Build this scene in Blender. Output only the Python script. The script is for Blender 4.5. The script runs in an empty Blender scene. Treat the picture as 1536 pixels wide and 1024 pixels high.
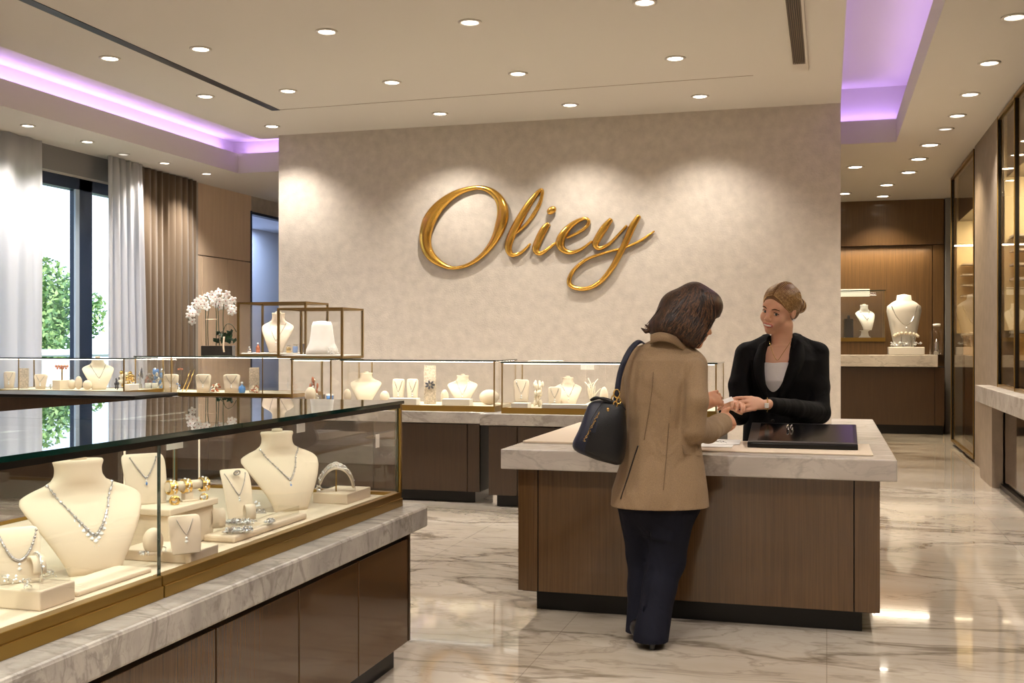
EXPO = 0.2
import bpy, bmesh, math, random
import numpy as np
from mathutils import Vector, Matrix, Quaternion
random.seed(7)
SC = bpy.context.scene
COL = SC.collection
PI = math.pi
# ---------------------------------------------------------------- camera measurements (photo 1536 x 1024)
YAW = math.radians(16.06); CS, SN = math.cos(YAW), math.sin(YAW); F = 1640.0; H = 1.42
def on_y(px, py, Y):
    t = (px-768)/F; X = Y*(t*CS-SN)/(CS+t*SN); d = -SN*X+CS*Y
    return Vector((X, Y, H-(py-512)*d/F))
def on_x(px, py, X):
    t = (px-768)/F; Y = X*(CS+t*SN)/(t*CS-SN); d = -SN*X+CS*Y
    return Vector((X, Y, H-(py-512)*d/F))
def on_z(px, py, Z):
    d = (H-Z)*F/(py-512); r = (px-768)*d/F
    return Vector((r*CS-d*SN, r*SN+d*CS, Z))
def dep(v): return -SN*v[0]+CS*v[1]
# ---------------------------------------------------------------- object helpers
def link(o, parent=None):
    COL.objects.link(o)
    if parent is not None: o.parent = parent
    return o
def tag(o, label, cat, group=None, kind=None):
    o['label'] = label; o['category'] = cat
    if group: o['group'] = group
    if kind: o['kind'] = kind
    return o
def empty(name, loc=(0,0,0), rz=0.0, label=None, cat=None, group=None, scale=1.0):
    o = bpy.data.objects.new(name, None); link(o); o.empty_display_size = .05
    o.location = loc; o.rotation_euler = (0,0,rz); o.scale = (scale,)*3
    if label: tag(o, label, cat, group)
    return o
def copy_tree(o, parent=None):
    c = o.copy(); COL.objects.link(c)
    if parent is not None: c.parent = parent
    for ch in list(o.children): copy_tree(ch, c)
    return c
class MB:
    def __init__(s): s.bm = bmesh.new(); s.mi = 0
    def _m(s, fs):
        for f in fs: f.material_index = s.mi
    def box(s, x0,x1,y0,y1,z0,z1):
        v = [s.bm.verts.new(p) for p in ((x0,y0,z0),(x1,y0,z0),(x1,y1,z0),(x0,y1,z0),(x0,y0,z1),(x1,y0,z1),(x1,y1,z1),(x0,y1,z1))]
        fs = [s.bm.faces.new([v[i] for i in q]) for q in ((3,2,1,0),(4,5,6,7),(0,1,5,4),(1,2,6,5),(2,3,7,6),(3,0,4,7))]
        s._m(fs); return fs
    def rbox(s, x0,x1,y0,y1,z0,z1, r=.004, seg=2):
        b = bmesh.new(); bmesh.ops.create_cube(b, size=1.0)
        for v in b.verts: v.co = Vector(((x0+x1)/2+v.co.x*(x1-x0), (y0+y1)/2+v.co.y*(y1-y0), (z0+z1)/2+v.co.z*(z1-z0)))
        bmesh.ops.bevel(b, geom=list(b.edges), offset=r, segments=seg, affect='EDGES', profile=.5)
        s.merge(b)
    def merge(s, b, M=None):
        mp = {}
        for v in b.verts: mp[v] = s.bm.verts.new(M @ v.co if M else v.co)
        for f in b.faces:
            try: nf = s.bm.faces.new([mp[v] for v in f.verts]); nf.material_index = s.mi; nf.smooth = f.smooth
            except ValueError: pass
        b.free()
    def loft(s, rings, cap=True, closed=False, smooth=True):
        vs = [[s.bm.verts.new(p) for p in r] for r in rings]; n = len(vs[0]); fs = []
        m = len(vs) if closed else len(vs)-1
        for i in range(m):
            a, b = vs[i], vs[(i+1) % len(vs)]
            for j in range(n):
                k = (j+1) % n
                try: fs.append(s.bm.faces.new((a[j],a[k],b[k],b[j])))
                except ValueError: pass
        for f in fs: f.smooth = smooth
        if cap and not closed:
            try:
                fs.append(s.bm.faces.new(list(reversed(vs[0])))); fs.append(s.bm.faces.new(vs[-1]))
            except ValueError: pass
        s._m(fs); return vs
    def tube(s, pts, r, n=8, cap=True, flat=1.0, up=None):
        pts = [Vector(p) for p in pts]; m = len(pts)
        if not hasattr(r, '__len__'): r = [r]*m
        rings = []; prev = None
        for i, p in enumerate(pts):
            t = (pts[min(i+1,m-1)]-pts[max(i-1,0)])
            if t.length < 1e-9: t = Vector((0,0,1))
            t.normalize()
            if prev is None:
                u = Vector(up) if up else (Vector((0,0,1)) if abs(t.z) < .9 else Vector((1,0,0)))
                a = (u - t*u.dot(t)).normalized()
            else: a = (prev - t*prev.dot(t)).normalized()
            prev = a; b = t.cross(a)
            rings.append([p+(a*math.cos(2*PI*k/n)+b*math.sin(2*PI*k/n)*flat)*r[i] for k in range(n)])
        return s.loft(rings, cap)
    def lathe(s, prof, c=(0,0,0), n=24, sx=1, sy=1, M=None):
        rings = [[Vector((c[0]+max(r,1e-4)*sx*math.cos(2*PI*k/n), c[1]+max(r,1e-4)*sy*math.sin(2*PI*k/n), c[2]+z)) for k in range(n)] for r, z in prof]
        if M: rings = [[M @ p for p in r] for r in rings]
        return s.loft(rings)
    def ball(s, c, r, seg=8, rings=6, R=None):
        b = bmesh.new(); bmesh.ops.create_uvsphere(b, u_segments=seg, v_segments=rings, radius=1.0)
        rr = r if hasattr(r, '__len__') else (r,r,r)
        for v in b.verts:
            q = Vector((v.co.x*rr[0], v.co.y*rr[1], v.co.z*rr[2]))
            if R: q = R @ q
            v.co = Vector(c)+q
        for f in b.faces: f.smooth = True
        s.merge(b)
    def gem(s, c, r):
        x,y,z = c
        v = [s.bm.verts.new(p) for p in ((x+r,y,z),(x,y+r,z),(x-r,y,z),(x,y-r,z),(x,y,z+r),(x,y,z-r))]
        fs = [s.bm.faces.new((v[a],v[b],v[q])) for a,b,q in ((0,1,4),(1,2,4),(2,3,4),(3,0,4),(1,0,5),(2,1,5),(3,2,5),(0,3,5))]
        s._m(fs)
    def prism(s, poly, f0, f1):
        a = [s.bm.verts.new(f0(p)) for p in poly]; b = [s.bm.verts.new(f1(p)) for p in poly]
        n = len(poly); fs = [s.bm.faces.new(a), s.bm.faces.new(list(reversed(b)))]
        for i in range(n): fs.append(s.bm.faces.new((a[i], b[i], b[(i+1)%n], a[(i+1)%n])))
        s._m(fs)
    def build(s, name, mats, parent=None, smooth=False, bevel=0, loc=None, rz=None):
        bmesh.ops.recalc_face_normals(s.bm, faces=s.bm.faces)
        me = bpy.data.meshes.new(name); s.bm.to_mesh(me); s.bm.free()
        if smooth:
            for p in me.polygons: p.use_smooth = True
        if not isinstance(mats, (list, tuple)): mats = [mats]
        for m in mats: me.materials.append(m)
        o = bpy.data.objects.new(name, me); link(o, parent)
        if bevel:
            b = o.modifiers.new('bv', 'BEVEL'); b.width = bevel; b.segments = 2; b.limit_method = 'ANGLE'
        if loc is not None: o.location = loc
        if rz is not None: o.rotation_euler = (0,0,rz)
        return o
def catmull(pts, n=8, closed=False):
    P = [Vector(p) for p in pts]; m = len(P); out = []
    rng = range(m) if closed else range(m-1)
    for i in rng:
        if closed: a,b,c,d = P[(i-1)%m],P[i],P[(i+1)%m],P[(i+2)%m]
        else: a,b,c,d = P[max(i-1,0)],P[i],P[i+1],P[min(i+2,m-1)]
        for k in range(n):
            t = k/n
            out.append(0.5*((2*b)+(c-a)*t+(2*a-5*b+4*c-d)*t*t+(3*b-a-3*c+d)*t**3))
    if not closed: out.append(P[-1])
    return out
# ---------------------------------------------------------------- signed-distance modelling (smooth unions meshed by surface nets)
class Sdf:
    def __init__(s, lo, hi, h):
        s.lo = np.array(lo, float); s.h = h
        s.n = np.ceil((np.array(hi)-s.lo)/h).astype(int)+1
        s.v = np.full(s.n, 1.0, np.float32); s.R = np.eye(3); s.t = np.zeros(3); s.s = 1.0
    def frame(s, R=None, t=(0,0,0), sc=1.0):
        s.R = np.eye(3) if R is None else np.array(R, float); s.t = np.array(t, float); s.s = sc; return s
    def W(s, p): return s.R @ (np.array(p, float)*s.s) + s.t
    def _ap(s, fn, lo, hi, k, op='u'):
        # lo, hi in world; fn(world points) -> distance
        m = k+3*s.h
        a = np.clip(np.floor((lo-m-s.lo)/s.h).astype(int), 0, s.n); b = np.clip(np.ceil((hi+m-s.lo)/s.h).astype(int)+1, 0, s.n)
        if np.any(b <= a): return
        ax = [s.lo[i]+s.h*np.arange(a[i], b[i]) for i in range(3)]
        X, Y, Z = np.meshgrid(*ax, indexing='ij')
        d = fn(X, Y, Z).astype(np.float32); sl = tuple(slice(a[i], b[i]) for i in range(3)); v = s.v[sl]
        if op == 'u':
            if k > 0:
                hh = np.clip(.5+.5*(v-d)/k, 0, 1); s.v[sl] = v*(1-hh)+d*hh-k*hh*(1-hh)
            else: s.v[sl] = np.minimum(v, d)
        elif op == 'cut':
            if k > 0:
                hh = np.clip(.5-.5*(v+d)/k, 0, 1); s.v[sl] = v*(1-hh)-d*hh+k*hh*(1-hh)
            else: s.v[sl] = np.maximum(v, -d)
    def cap(s, a, b, ra, rb=None, k=.01, op='u'):
        rb = ra if rb is None else rb; A, B = s.W(a), s.W(b); ra, rb = ra*s.s, rb*s.s; ab = B-A; L = max(ab@ab, 1e-12)
        def fn(X,Y,Z):
            x,y,z = X-A[0],Y-A[1],Z-A[2]; t = np.clip((x*ab[0]+y*ab[1]+z*ab[2])/L, 0, 1)
            return np.sqrt((x-t*ab[0])**2+(y-t*ab[1])**2+(z-t*ab[2])**2)-(ra+(rb-ra)*t)
        r = max(ra, rb); s._ap(fn, np.minimum(A,B)-r, np.maximum(A,B)+r, k*s.s, op)
    def path(s, pts, rs, k=.01, kk=.004):
        for i in range(len(pts)-1): s.cap(pts[i], pts[i+1], rs[i], rs[i+1], k if i == 0 else kk)
    def ell(s, c, r, R=None, k=.01, op='u'):
        C = s.W(c); r = np.array(r, float)*s.s; Q = s.R if R is None else s.R @ np.array(R, float)
        def fn(X,Y,Z):
            x,y,z = X-C[0],Y-C[1],Z-C[2]
            u = [(Q[0,i]*x+Q[1,i]*y+Q[2,i]*z)/r[i] for i in range(3)]
            k0 = np.sqrt(u[0]**2+u[1]**2+u[2]**2)+1e-9
            k1 = np.sqrt((u[0]/r[0])**2+(u[1]/r[1])**2+(u[2]/r[2])**2)+1e-9
            return k0*(k0-1)/k1
        m = r.max(); s._ap(fn, C-m, C+m, k*s.s, op)
    def stack(s, rows, k=.01, pw=2.0, op='u'):
        # rows: (z, cx, cy, rx, ry) ellipses stacked along z (world axes)
        rows = sorted(rows); A = np.array(rows, float)
        def fn(X,Y,Z):
            z = Z[0,0,:]; cx,cy,rx,ry = [np.interp(z, A[:,0], A[:,i]) for i in (1,2,3,4)]
            q = ((np.abs((X-cx)/rx))**pw+(np.abs((Y-cy)/ry))**pw)**(1/pw)
            d = (q-1)*np.minimum(rx, ry)*np.ones_like(Z)
            return np.maximum(d, np.maximum(A[0,0]-Z, Z-A[-1,0]))
        lo = np.array([(A[:,1]-A[:,3]).min(), (A[:,2]-A[:,4]).min(), A[0,0]]); hi = np.array([(A[:,1]+A[:,3]).max(), (A[:,2]+A[:,4]).max(), A[-1,0]])
        s._ap(fn, lo, hi, k, op)
    def mesh(s, name, mats, parent=None, smooth_it=1, colorf=None, disp=None):
        V = s.v; n = V.shape; ins = V < 0
        cnt = np.zeros([m-1 for m in n], np.uint8); acc = np.zeros([m-1 for m in n]+[3], np.float32)
        c8 = np.zeros([m-1 for m in n], np.uint8)
        for i in (0,1):
            for j in (0,1):
                for k in (0,1):
                    c8 += ins[i:n[0]-1+i, j:n[1]-1+j, k:n[2]-1+k]
        act = (c8 > 0) & (c8 < 8); I = np.argwhere(act)
        if len(I) == 0: raise RuntimeError('empty sdf '+name)
        pos = np.zeros((len(I),3)); num = np.zeros(len(I))
        crn = [(i,j,k) for i in (0,1) for j in (0,1) for k in (0,1)]
        val = {c: V[I[:,0]+c[0], I[:,1]+c[1], I[:,2]+c[2]].astype(float) for c in crn}
        for c in crn:
            for ax in range(3):
                if c[ax] == 0:
                    e = list(c); e[ax] = 1; e = tuple(e); a, b = val[c], val[e]
                    m = (a < 0) != (b < 0); t = np.where(m, a/np.where(m, a-b, 1), 0)
                    p = np.array(c, float)[None,:]+np.zeros((len(I),3)); p[:,ax] += t
                    pos += p*m[:,None]; num += m
        pos = s.lo+s.h*(I+pos/num[:,None])
        idx = -np.ones([m-1 for m in n], np.int64); idx[tuple(I.T)] = np.arange(len(I))
        quads = []
        for ax in range(3):
            a = [slice(None)]*3; b = [slice(None)]*3; a[ax] = slice(0,-1); b[ax] = slice(1,None)
            ch = ins[tuple(a)] != ins[tuple(b)]; E = np.argwhere(ch)
            o1, o2 = [(1,2),(2,0),(0,1)][ax]
            ok = (E[:,o1] > 0) & (E[:,o2] > 0) & (E[:,o1] < n[o1]-1) & (E[:,o2] < n[o2]-1); E = E[ok]
            flip = ins[E[:,0],E[:,1],E[:,2]]
            def sh(d1, d2):
                q = E.copy(); q[:,o1] -= d1; q[:,o2] -= d2; return idx[q[:,0],q[:,1],q[:,2]]
            Q = np.stack([sh(0,0), sh(1,0), sh(1,1), sh(0,1)], 1)
            Q[~flip] = Q[~flip][:, ::-1]; quads.append(Q)
        Q = np.concatenate(quads); Q = Q[(Q >= 0).all(1)]
        for _ in range(smooth_it):
            sm = np.zeros_like(pos); w = np.zeros(len(pos))
            for a in range(4):
                b = (a+1) % 4; np.add.at(sm, Q[:,a], pos[Q[:,b]]); np.add.at(w, Q[:,a], 1)
                np.add.at(sm, Q[:,b], pos[Q[:,a]]); np.add.at(w, Q[:,b], 1)
            pos = .5*pos+.5*sm/np.maximum(w,1)[:,None]
        if disp is not None: pos = disp(pos)
        me = bpy.data.meshes.new(name); me.vertices.add(len(pos)); me.vertices.foreach_set('co', pos.astype(np.float32).ravel())
        me.loops.add(len(Q)*4); me.loops.foreach_set('vertex_index', Q.astype(np.int32).ravel())
        me.polygons.add(len(Q)); me.polygons.foreach_set('loop_start', np.arange(0, len(Q)*4, 4, dtype=np.int32))
        me.polygons.foreach_set('loop_total', np.full(len(Q), 4, np.int32))
        me.polygons.foreach_set('use_smooth', np.ones(len(Q), bool))
        if not isinstance(mats, (list,tuple)): mats = [mats]
        for m in mats: me.materials.append(m)
        if colorf is not None:
            cen = pos[Q].mean(1); me.polygons.foreach_set('material_index', colorf(cen).astype(np.int32))
        me.update(calc_edges=True); me.validate()
        o = bpy.data.objects.new(name, me); link(o, parent); return o
# ---------------------------------------------------------------- materials
M = {}
def nmat(name):
    m = bpy.data.materials.new(name); m.use_nodes = True; nt = m.node_tree; nt.nodes.clear()
    out = nt.nodes.new('ShaderNodeOutputMaterial'); return m, nt, out
def srgb(r,g,b):
    f = lambda c: (c/255)/12.92 if c/255 <= .04045 else ((c/255+.055)/1.055)**2.4
    return (f(r), f(g), f(b), 1)
def pbr(key, col, rough=.5, metal=0, coat=0, spec=.5, sheen=0, bump=0, bscale=80, emit=None, es=0, coatr=.05, var=0, vscale=8, sub=0, vst=None):
    m, nt, out = nmat(key); b = nt.nodes.new('ShaderNodeBsdfPrincipled'); nt.links.new(b.outputs[0], out.inputs[0])
    b.inputs['Base Color'].default_value = col; b.inputs['Roughness'].default_value = rough; b.inputs['Metallic'].default_value = metal
    b.inputs['Coat Weight'].default_value = coat; b.inputs['Coat Roughness'].default_value = coatr; b.inputs['Specular IOR Level'].default_value = spec
    b.inputs['Sheen Weight'].default_value = sheen
    if sub: b.inputs['Subsurface Weight'].default_value = sub; b.inputs['Subsurface Radius'].default_value = (.02,.008,.004); b.inputs['Subsurface Scale'].default_value = .6
    if emit: b.inputs['Emission Color'].default_value = emit; b.inputs['Emission Strength'].default_value = es
    if bump or var:
        tc = nt.nodes.new('ShaderNodeTexCoord')
        mp = nt.nodes.new('ShaderNodeMapping'); nt.links.new(tc.outputs['Object'], mp.inputs[0])
        if vst: mp.inputs['Scale'].default_value = vst
    if bump:
        n = nt.nodes.new('ShaderNodeTexNoise'); n.inputs['Scale'].default_value = bscale; n.inputs['Detail'].default_value = 4
        nt.links.new(mp.outputs[0], n.inputs['Vector'])
        bp = nt.nodes.new('ShaderNodeBump'); bp.inputs['Strength'].default_value = bump; bp.inputs['Distance'].default_value = .01
        nt.links.new(n.outputs[0], bp.inputs['Height']); nt.links.new(bp.outputs[0], b.inputs['Normal'])
    if var:
        n = nt.nodes.new('ShaderNodeTexNoise'); n.inputs['Scale'].default_value = vscale; n.inputs['Detail'].default_value = 6
        nt.links.new(mp.outputs[0], n.inputs['Vector'])
        r = nt.nodes.new('ShaderNodeValToRGB'); nt.links.new(n.outputs[0], r.inputs[0])
        r.color_ramp.elements[0].position = .3; r.color_ramp.elements[1].position = .7
        r.color_ramp.elements[0].color = tuple(c*(1-var) for c in col[:3])+(1,); r.color_ramp.elements[1].color = tuple(min(1,c*(1+var)) for c in col[:3])+(1,)
        nt.links.new(r.outputs[0], b.inputs['Base Color'])
    M[key] = m; return m
def glassm(key, tint=(.99,.99,.986,1), r0=.045, refl=(1,1,1,1), rough=0.0, pw=5):
    m, nt, out = nmat(key); tr = nt.nodes.new('ShaderNodeBsdfTransparent'); tr.inputs[0].default_value = tint
    gl = nt.nodes.new('ShaderNodeBsdfGlossy'); gl.inputs['Color'].default_value = refl; gl.inputs['Roughness'].default_value = rough
    lw = nt.nodes.new('ShaderNodeLayerWeight'); lw.inputs[0].default_value = .5
    p = nt.nodes.new('ShaderNodeMath'); p.operation = 'POWER'; p.inputs[1].default_value = pw; nt.links.new(lw.outputs['Facing'], p.inputs[0])
    q = nt.nodes.new('ShaderNodeMath'); q.operation = 'MULTIPLY_ADD'; q.inputs[1].default_value = 1-r0; q.inputs[2].default_value = r0; nt.links.new(p.outputs[0], q.inputs[0])
    mx = nt.nodes.new('ShaderNodeMixShader'); nt.links.new(q.outputs[0], mx.inputs[0]); nt.links.new(tr.outputs[0], mx.inputs[1]); nt.links.new(gl.outputs[0], mx.inputs[2])
    nt.links.new(mx.outputs[0], out.inputs[0]); M[key] = m; return m
def emis(key, col, st):
    m, nt, out = nmat(key); e = nt.nodes.new('ShaderNodeEmission'); e.inputs[0].default_value = col; e.inputs[1].default_value = st
    nt.links.new(e.outputs[0], out.inputs[0]); M[key] = m; return m
def stone(key, base, vein, dark, rough, vscale=1.0, coat=0, tile=None, ang=.5, vamt=1.0):
    m, nt, out = nmat(key); N = nt.nodes; L = nt.links
    b = N.new('ShaderNodeBsdfPrincipled'); L.new(b.outputs[0], out.inputs[0]); b.inputs['Roughness'].default_value = rough; b.inputs['Coat Weight'].default_value = coat; b.inputs['Coat Roughness'].default_value = .02
    tc = N.new('ShaderNodeTexCoord'); mp = N.new('ShaderNodeMapping'); L.new(tc.outputs['Object'], mp.inputs[0]); mp.inputs['Rotation'].default_value = (0,0,ang); mp.inputs['Scale'].default_value = (vscale*.55, vscale*1.5, vscale)
    n0 = N.new('ShaderNodeTexNoise'); n0.inputs['Scale'].default_value = 1.3; n0.inputs['Detail'].default_value = 5; L.new(mp.outputs[0], n0.inputs['Vector'])
    mxv = N.new('ShaderNodeMix'); mxv.data_type = 'VECTOR'; mxv.inputs['Factor'].default_value = .35
    L.new(mp.outputs[0], mxv.inputs[4]); L.new(n0.outputs['Color'], mxv.inputs[5])
    def veins(scale, width, seed):
        n = N.new('ShaderNodeTexNoise'); n.inputs['Scale'].default_value = scale; n.inputs['Detail'].default_value = 7; n.inputs['Roughness'].default_value = .55; n.inputs['Distortion'].default_value = 1.0
        ad = N.new('ShaderNodeVectorMath'); ad.operation = 'ADD'; ad.inputs[1].default_value = (seed, seed*2, 0); L.new(mxv.outputs[1], ad.inputs[0]); L.new(ad.outputs[0], n.inputs['Vector'])
        s = N.new('ShaderNodeMath'); s.operation = 'SUBTRACT'; s.inputs[1].default_value = .5; L.new(n.outputs[0], s.inputs[0])
        a = N.new('ShaderNodeMath'); a.operation = 'ABSOLUTE'; L.new(s.outputs[0], a.inputs[0])
        r = N.new('ShaderNodeMapRange'); r.inputs[1].default_value = 0; r.inputs[2].default_value = width; r.inputs[3].default_value = 1; r.inputs[4].default_value = 0; L.new(a.outputs[0], r.inputs[0])
        return r.outputs[0]
    cl = N.new('ShaderNodeTexNoise'); cl.inputs['Scale'].default_value = 2.2; cl.inputs['Detail'].default_value = 8; L.new(mxv.outputs[1], cl.inputs['Vector'])
    ramp = N.new('ShaderNodeValToRGB'); L.new(cl.outputs[0], ramp.inputs[0]); ramp.color_ramp.elements[0].position = .35; ramp.color_ramp.elements[1].position = .68
    ramp.color_ramp.elements[0].color = base; ramp.color_ramp.elements[1].color = vein
    c = ramp.outputs[0]
    for sc_, w, sd, col, amt in ((1.0,.03,3.1,dark,.75*vamt),(2.6,.02,7.7,dark,.4*vamt),(6,.03,1.7,vein,.5*vamt)):
        v = veins(sc_, w, sd); mu = N.new('ShaderNodeMath'); mu.operation = 'MULTIPLY'; mu.inputs[1].default_value = amt; L.new(v, mu.inputs[0])
        mx = N.new('ShaderNodeMix'); mx.data_type = 'RGBA'; L.new(mu.outputs[0], mx.inputs[0]); L.new(c, mx.inputs[6]); mx.inputs[7].default_value = col; c = mx.outputs[2]
    if tile:
        br = N.new('ShaderNodeTexBrick'); br.offset = 0; br.inputs['Scale'].default_value = 1; br.inputs['Mortar Size'].default_value = .0022; br.inputs['Brick Width'].default_value = tile; br.inputs['Row Height'].default_value = tile
        L.new(tc.outputs['Object'], br.inputs['Vector']); mu = N.new('ShaderNodeMath'); mu.operation = 'MULTIPLY'; mu.inputs[1].default_value = .45; L.new(br.outputs['Fac'], mu.inputs[0])
        mx = N.new('ShaderNodeMix'); mx.data_type = 'RGBA'; L.new(mu.outputs[0], mx.inputs[0]); L.new(c, mx.inputs[6]); mx.inputs[7].default_value = dark; c = mx.outputs[2]
    L.new(c, b.inputs['Base Color']); M[key] = m; return m
def wood(key, c0, c1, rough=.25, coat=.6, scale=(60,60,1.2)):
    m, nt, out = nmat(key); N = nt.nodes; L = nt.links
    b = N.new('ShaderNodeBsdfPrincipled'); L.new(b.outputs[0], out.inputs[0]); b.inputs['Roughness'].default_value = rough; b.inputs['Coat Weight'].default_value = coat; b.inputs['Coat Roughness'].default_value = .06
    tc = N.new('ShaderNodeTexCoord'); mp = N.new('ShaderNodeMapping'); L.new(tc.outputs['Object'], mp.inputs[0]); mp.inputs['Scale'].default_value = scale
    n = N.new('ShaderNodeTexNoise'); n.inputs['Scale'].default_value = 1.6; n.inputs['Detail'].default_value = 6; n.inputs['Roughness'].default_value = .65; L.new(mp.outputs[0], n.inputs['Vector'])
    r = N.new('ShaderNodeValToRGB'); L.new(n.outputs[0], r.inputs[0]); r.color_ramp.elements[0].position = .3; r.color_ramp.elements[1].position = .72
    r.color_ramp.elements[0].color = c0; r.color_ramp.elements[1].color = c1; L.new(r.outputs[0], b.inputs['Base Color'])
    M[key] = m; return m
stone('floor_marble', srgb(206,195,179), srgb(180,167,149), srgb(108,94,76), .06, .9, .4, tile=1.25, ang=.45)
stone('slab_stone', srgb(190,184,175), srgb(158,152,146), srgb(104,97,90), .25, 4.0, .1, ang=.9, vamt=.6)
stone('slab_light', srgb(206,198,187), srgb(186,177,167), srgb(140,131,122), .25, 3.4, .1, ang=.2, vamt=.6)
wood('wood', srgb(78,54,30), srgb(100,73,43), .22, .7, (90,90,1.5))
wood('wood_dark', srgb(54,36,20), srgb(70,49,28), .32, .3, (80,80,1.5))
wood('wood_wall', srgb(82,58,31), srgb(108,79,44), .42, .15, (40,40,1))
wood('wood_pale', srgb(228,200,170), srgb(240,214,184), .5, .05, (14,14,1))
pbr('kick', srgb(11,10,9), .28, spec=.35)
pbr('black_gap', srgb(14,11,9), .5)
pbr('plaster', srgb(190,180,167), .92, spec=.2, bump=.3, bscale=70, var=.10, vscale=9)
pbr('ceiling_paint', srgb(208,202,194), .9, spec=.1)
pbr('cove_paint', srgb(222,214,214), .9, spec=.1)
pbr('brass', (.36,.225,.06,1), .32, 1)
pbr('brass_dark', (.34,.23,.09,1), .3, 1)
pbr('sign_gold', (.72,.42,.085,1), .24, 1, coat=.2)
pbr('cream', srgb(228,211,188), .75, spec=.2, bump=.08, bscale=400)
pbr('deck_cream', srgb(218,203,180), .8, spec=.2)
pbr('white_pad', srgb(240,234,224), .7, spec=.2)
pbr('bust_white', srgb(240,236,228), .6)
pbr('silver', (.86,.85,.84,1), .12, 1)
pbr('chain_silver', (.60,.60,.63,1), .16, 1)
pbr('chain_dark', (.42,.40,.40,1), .25, 1)
pbr('jewel_gold', (.86,.60,.22,1), .16, 1)
pbr('diamond', (.95,.97,1,1), .03, 0, coat=1, spec=1.0)
pbr('gem_blue', srgb(90,140,220), .08, coat=1)
pbr('edge_green', srgb(6,44,38), .08, coat=1)
pbr('edge_pale', srgb(120,160,145), .1, coat=1)
pbr('post_dark', srgb(40,36,32), .3, .6)
pbr('ring_white', srgb(200,192,182), .5)
pbr('grille_dark', srgb(34,28,22), .5)
pbr('slot_black', srgb(16,13,11), .45)
pbr('window_frame', srgb(30,44,66), .4)
pbr('lintel_grey', srgb(120,118,116), .8)
pbr('card_white', srgb(248,246,240), .7)
pbr('pot_black', srgb(14,14,16), .15, coat=.6)
pbr('leaf_dark', srgb(26,50,24), .35, coat=.2)
pbr('stem_green', srgb(60,66,34), .5)
pbr('petal', srgb(246,242,236), .6, sub=0)
pbr('petal_lip', srgb(176,80,60), .5)
pbr('bark', srgb(120,90,64), .8)
pbr('tree_leaf', srgb(92,128,66), .6)
pbr('tree_leaf_light', srgb(150,178,104), .6)
pbr('trunk_brown', srgb(84,70,56), .9)
pbr('lawn', srgb(110,140,80), .9)
pbr('textured_panel', srgb(196,180,160), .7, bump=.8, bscale=120, var=.3, vscale=60)
pbr('coral_white', srgb(240,228,206), .5)
pbr('shelf_gold', srgb(214,170,96), .35, .3)
pbr('niche_back', srgb(206,186,146), .6)
pbr('column_stone', srgb(138,122,104), .8, bump=.2, bscale=50, var=.1)
pbr('mirror_brown', srgb(52,36,24), .08, coat=1)
pbr('leather_black', srgb(9,9,12), .42, bump=.25, bscale=300)
pbr('leather_navy', srgb(20,26,46), .4, bump=.25, bscale=300)
glassm('glass')
glassm('glass_top', (.86,.93,.90,1), .10)
glassm('glass_wall', (.92,.90,.86,1), .05, (1,.95,.86,1), pw=11)
glassm('acrylic', (.97,.97,.96,1), .06)
glassm('window_glass', (.93,.96,1,1), .05)
emis('lamp_disc', (1,.90,.74,1), 14); emis('lamp_off', (1,.95,.88,1), 1.2)
emis('led_warm', (1,.88,.68,1), 6.0); emis('led_cool', (1,.94,.85,1), 2.4)
# ================================================================= SETTING
def struct(name, mb, mat, label, cat, bevel=0):
    o = mb.build(name, mat, bevel=bevel); tag(o, label, cat, kind='structure'); return o
XL, XR, YB, YF = -8.6, 1.65, 18.6, -3.2
ZS, ZC, ZHL, ZHR = 3.68, 4.02, 4.14, 4.36
b = MB(); b.box(XL-1.3, 5.2, YF, YB+.1, -.1, 0); struct('floor', b, M['floor_marble'], 'polished cream marble floor with brown veins', 'floor')
# --- central ceiling panel with the slot and grille cut as recesses on it
b = MB(); b.box(-7.0, .146, YF, 12.62, ZC, ZC+.06); struct('ceiling', b, M['ceiling_paint'], 'large central plaster ceiling panel dotted with downlights', 'ceiling')
b = MB(); b.box(-7.9, -3.2, YF, 13.4, ZHL, ZHL+.1); b.box(-3.2, 1.0, YF, 13.4, ZHR, ZHR+.1); b.box(-3.25,-3.2,YF,13.4,ZHL,ZHR+.1)
b.box(-7.9,-7.8,YF,13.4,3.9,ZHL+.1); b.box(.9,1.0,YF,13.4,3.9,ZHR+.1); b.box(-7.9,1.0,13.32,13.42,3.9,ZHR+.1)
struct('ceiling_cove', b, M['cove_paint'], 'raised ceiling recess glowing purple around the central panel', 'ceiling')
# left soffit
b = MB(); b.box(XL-.1, -7.6, YF, 13.1, ZS, ZS+.26); struct('ceiling_left', b, M['ceiling_paint'], 'lowered ceiling strip above the window curtains', 'ceiling')
b = MB(); b.box(.756, 5.2, YF, 13.1, ZS, ZS+.26); struct('ceiling_right', b, M['ceiling_paint'], 'lowered ceiling strip along the right showcases', 'ceiling')
b = MB(); b.box(XL-.1, 5.2, 13.1, YB+.1, ZS, ZS+.26); struct('ceiling_back', b, M['ceiling_paint'], 'lowered ceiling over the rear of the shop', 'ceiling')
b = MB(); b.box(XL-1.4, 5.3, YF, YB+.1, 4.5, 4.6); struct('ceiling_roof', b, M['ceiling_paint'], 'roof slab hidden above the ceiling panels', 'ceiling')
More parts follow.
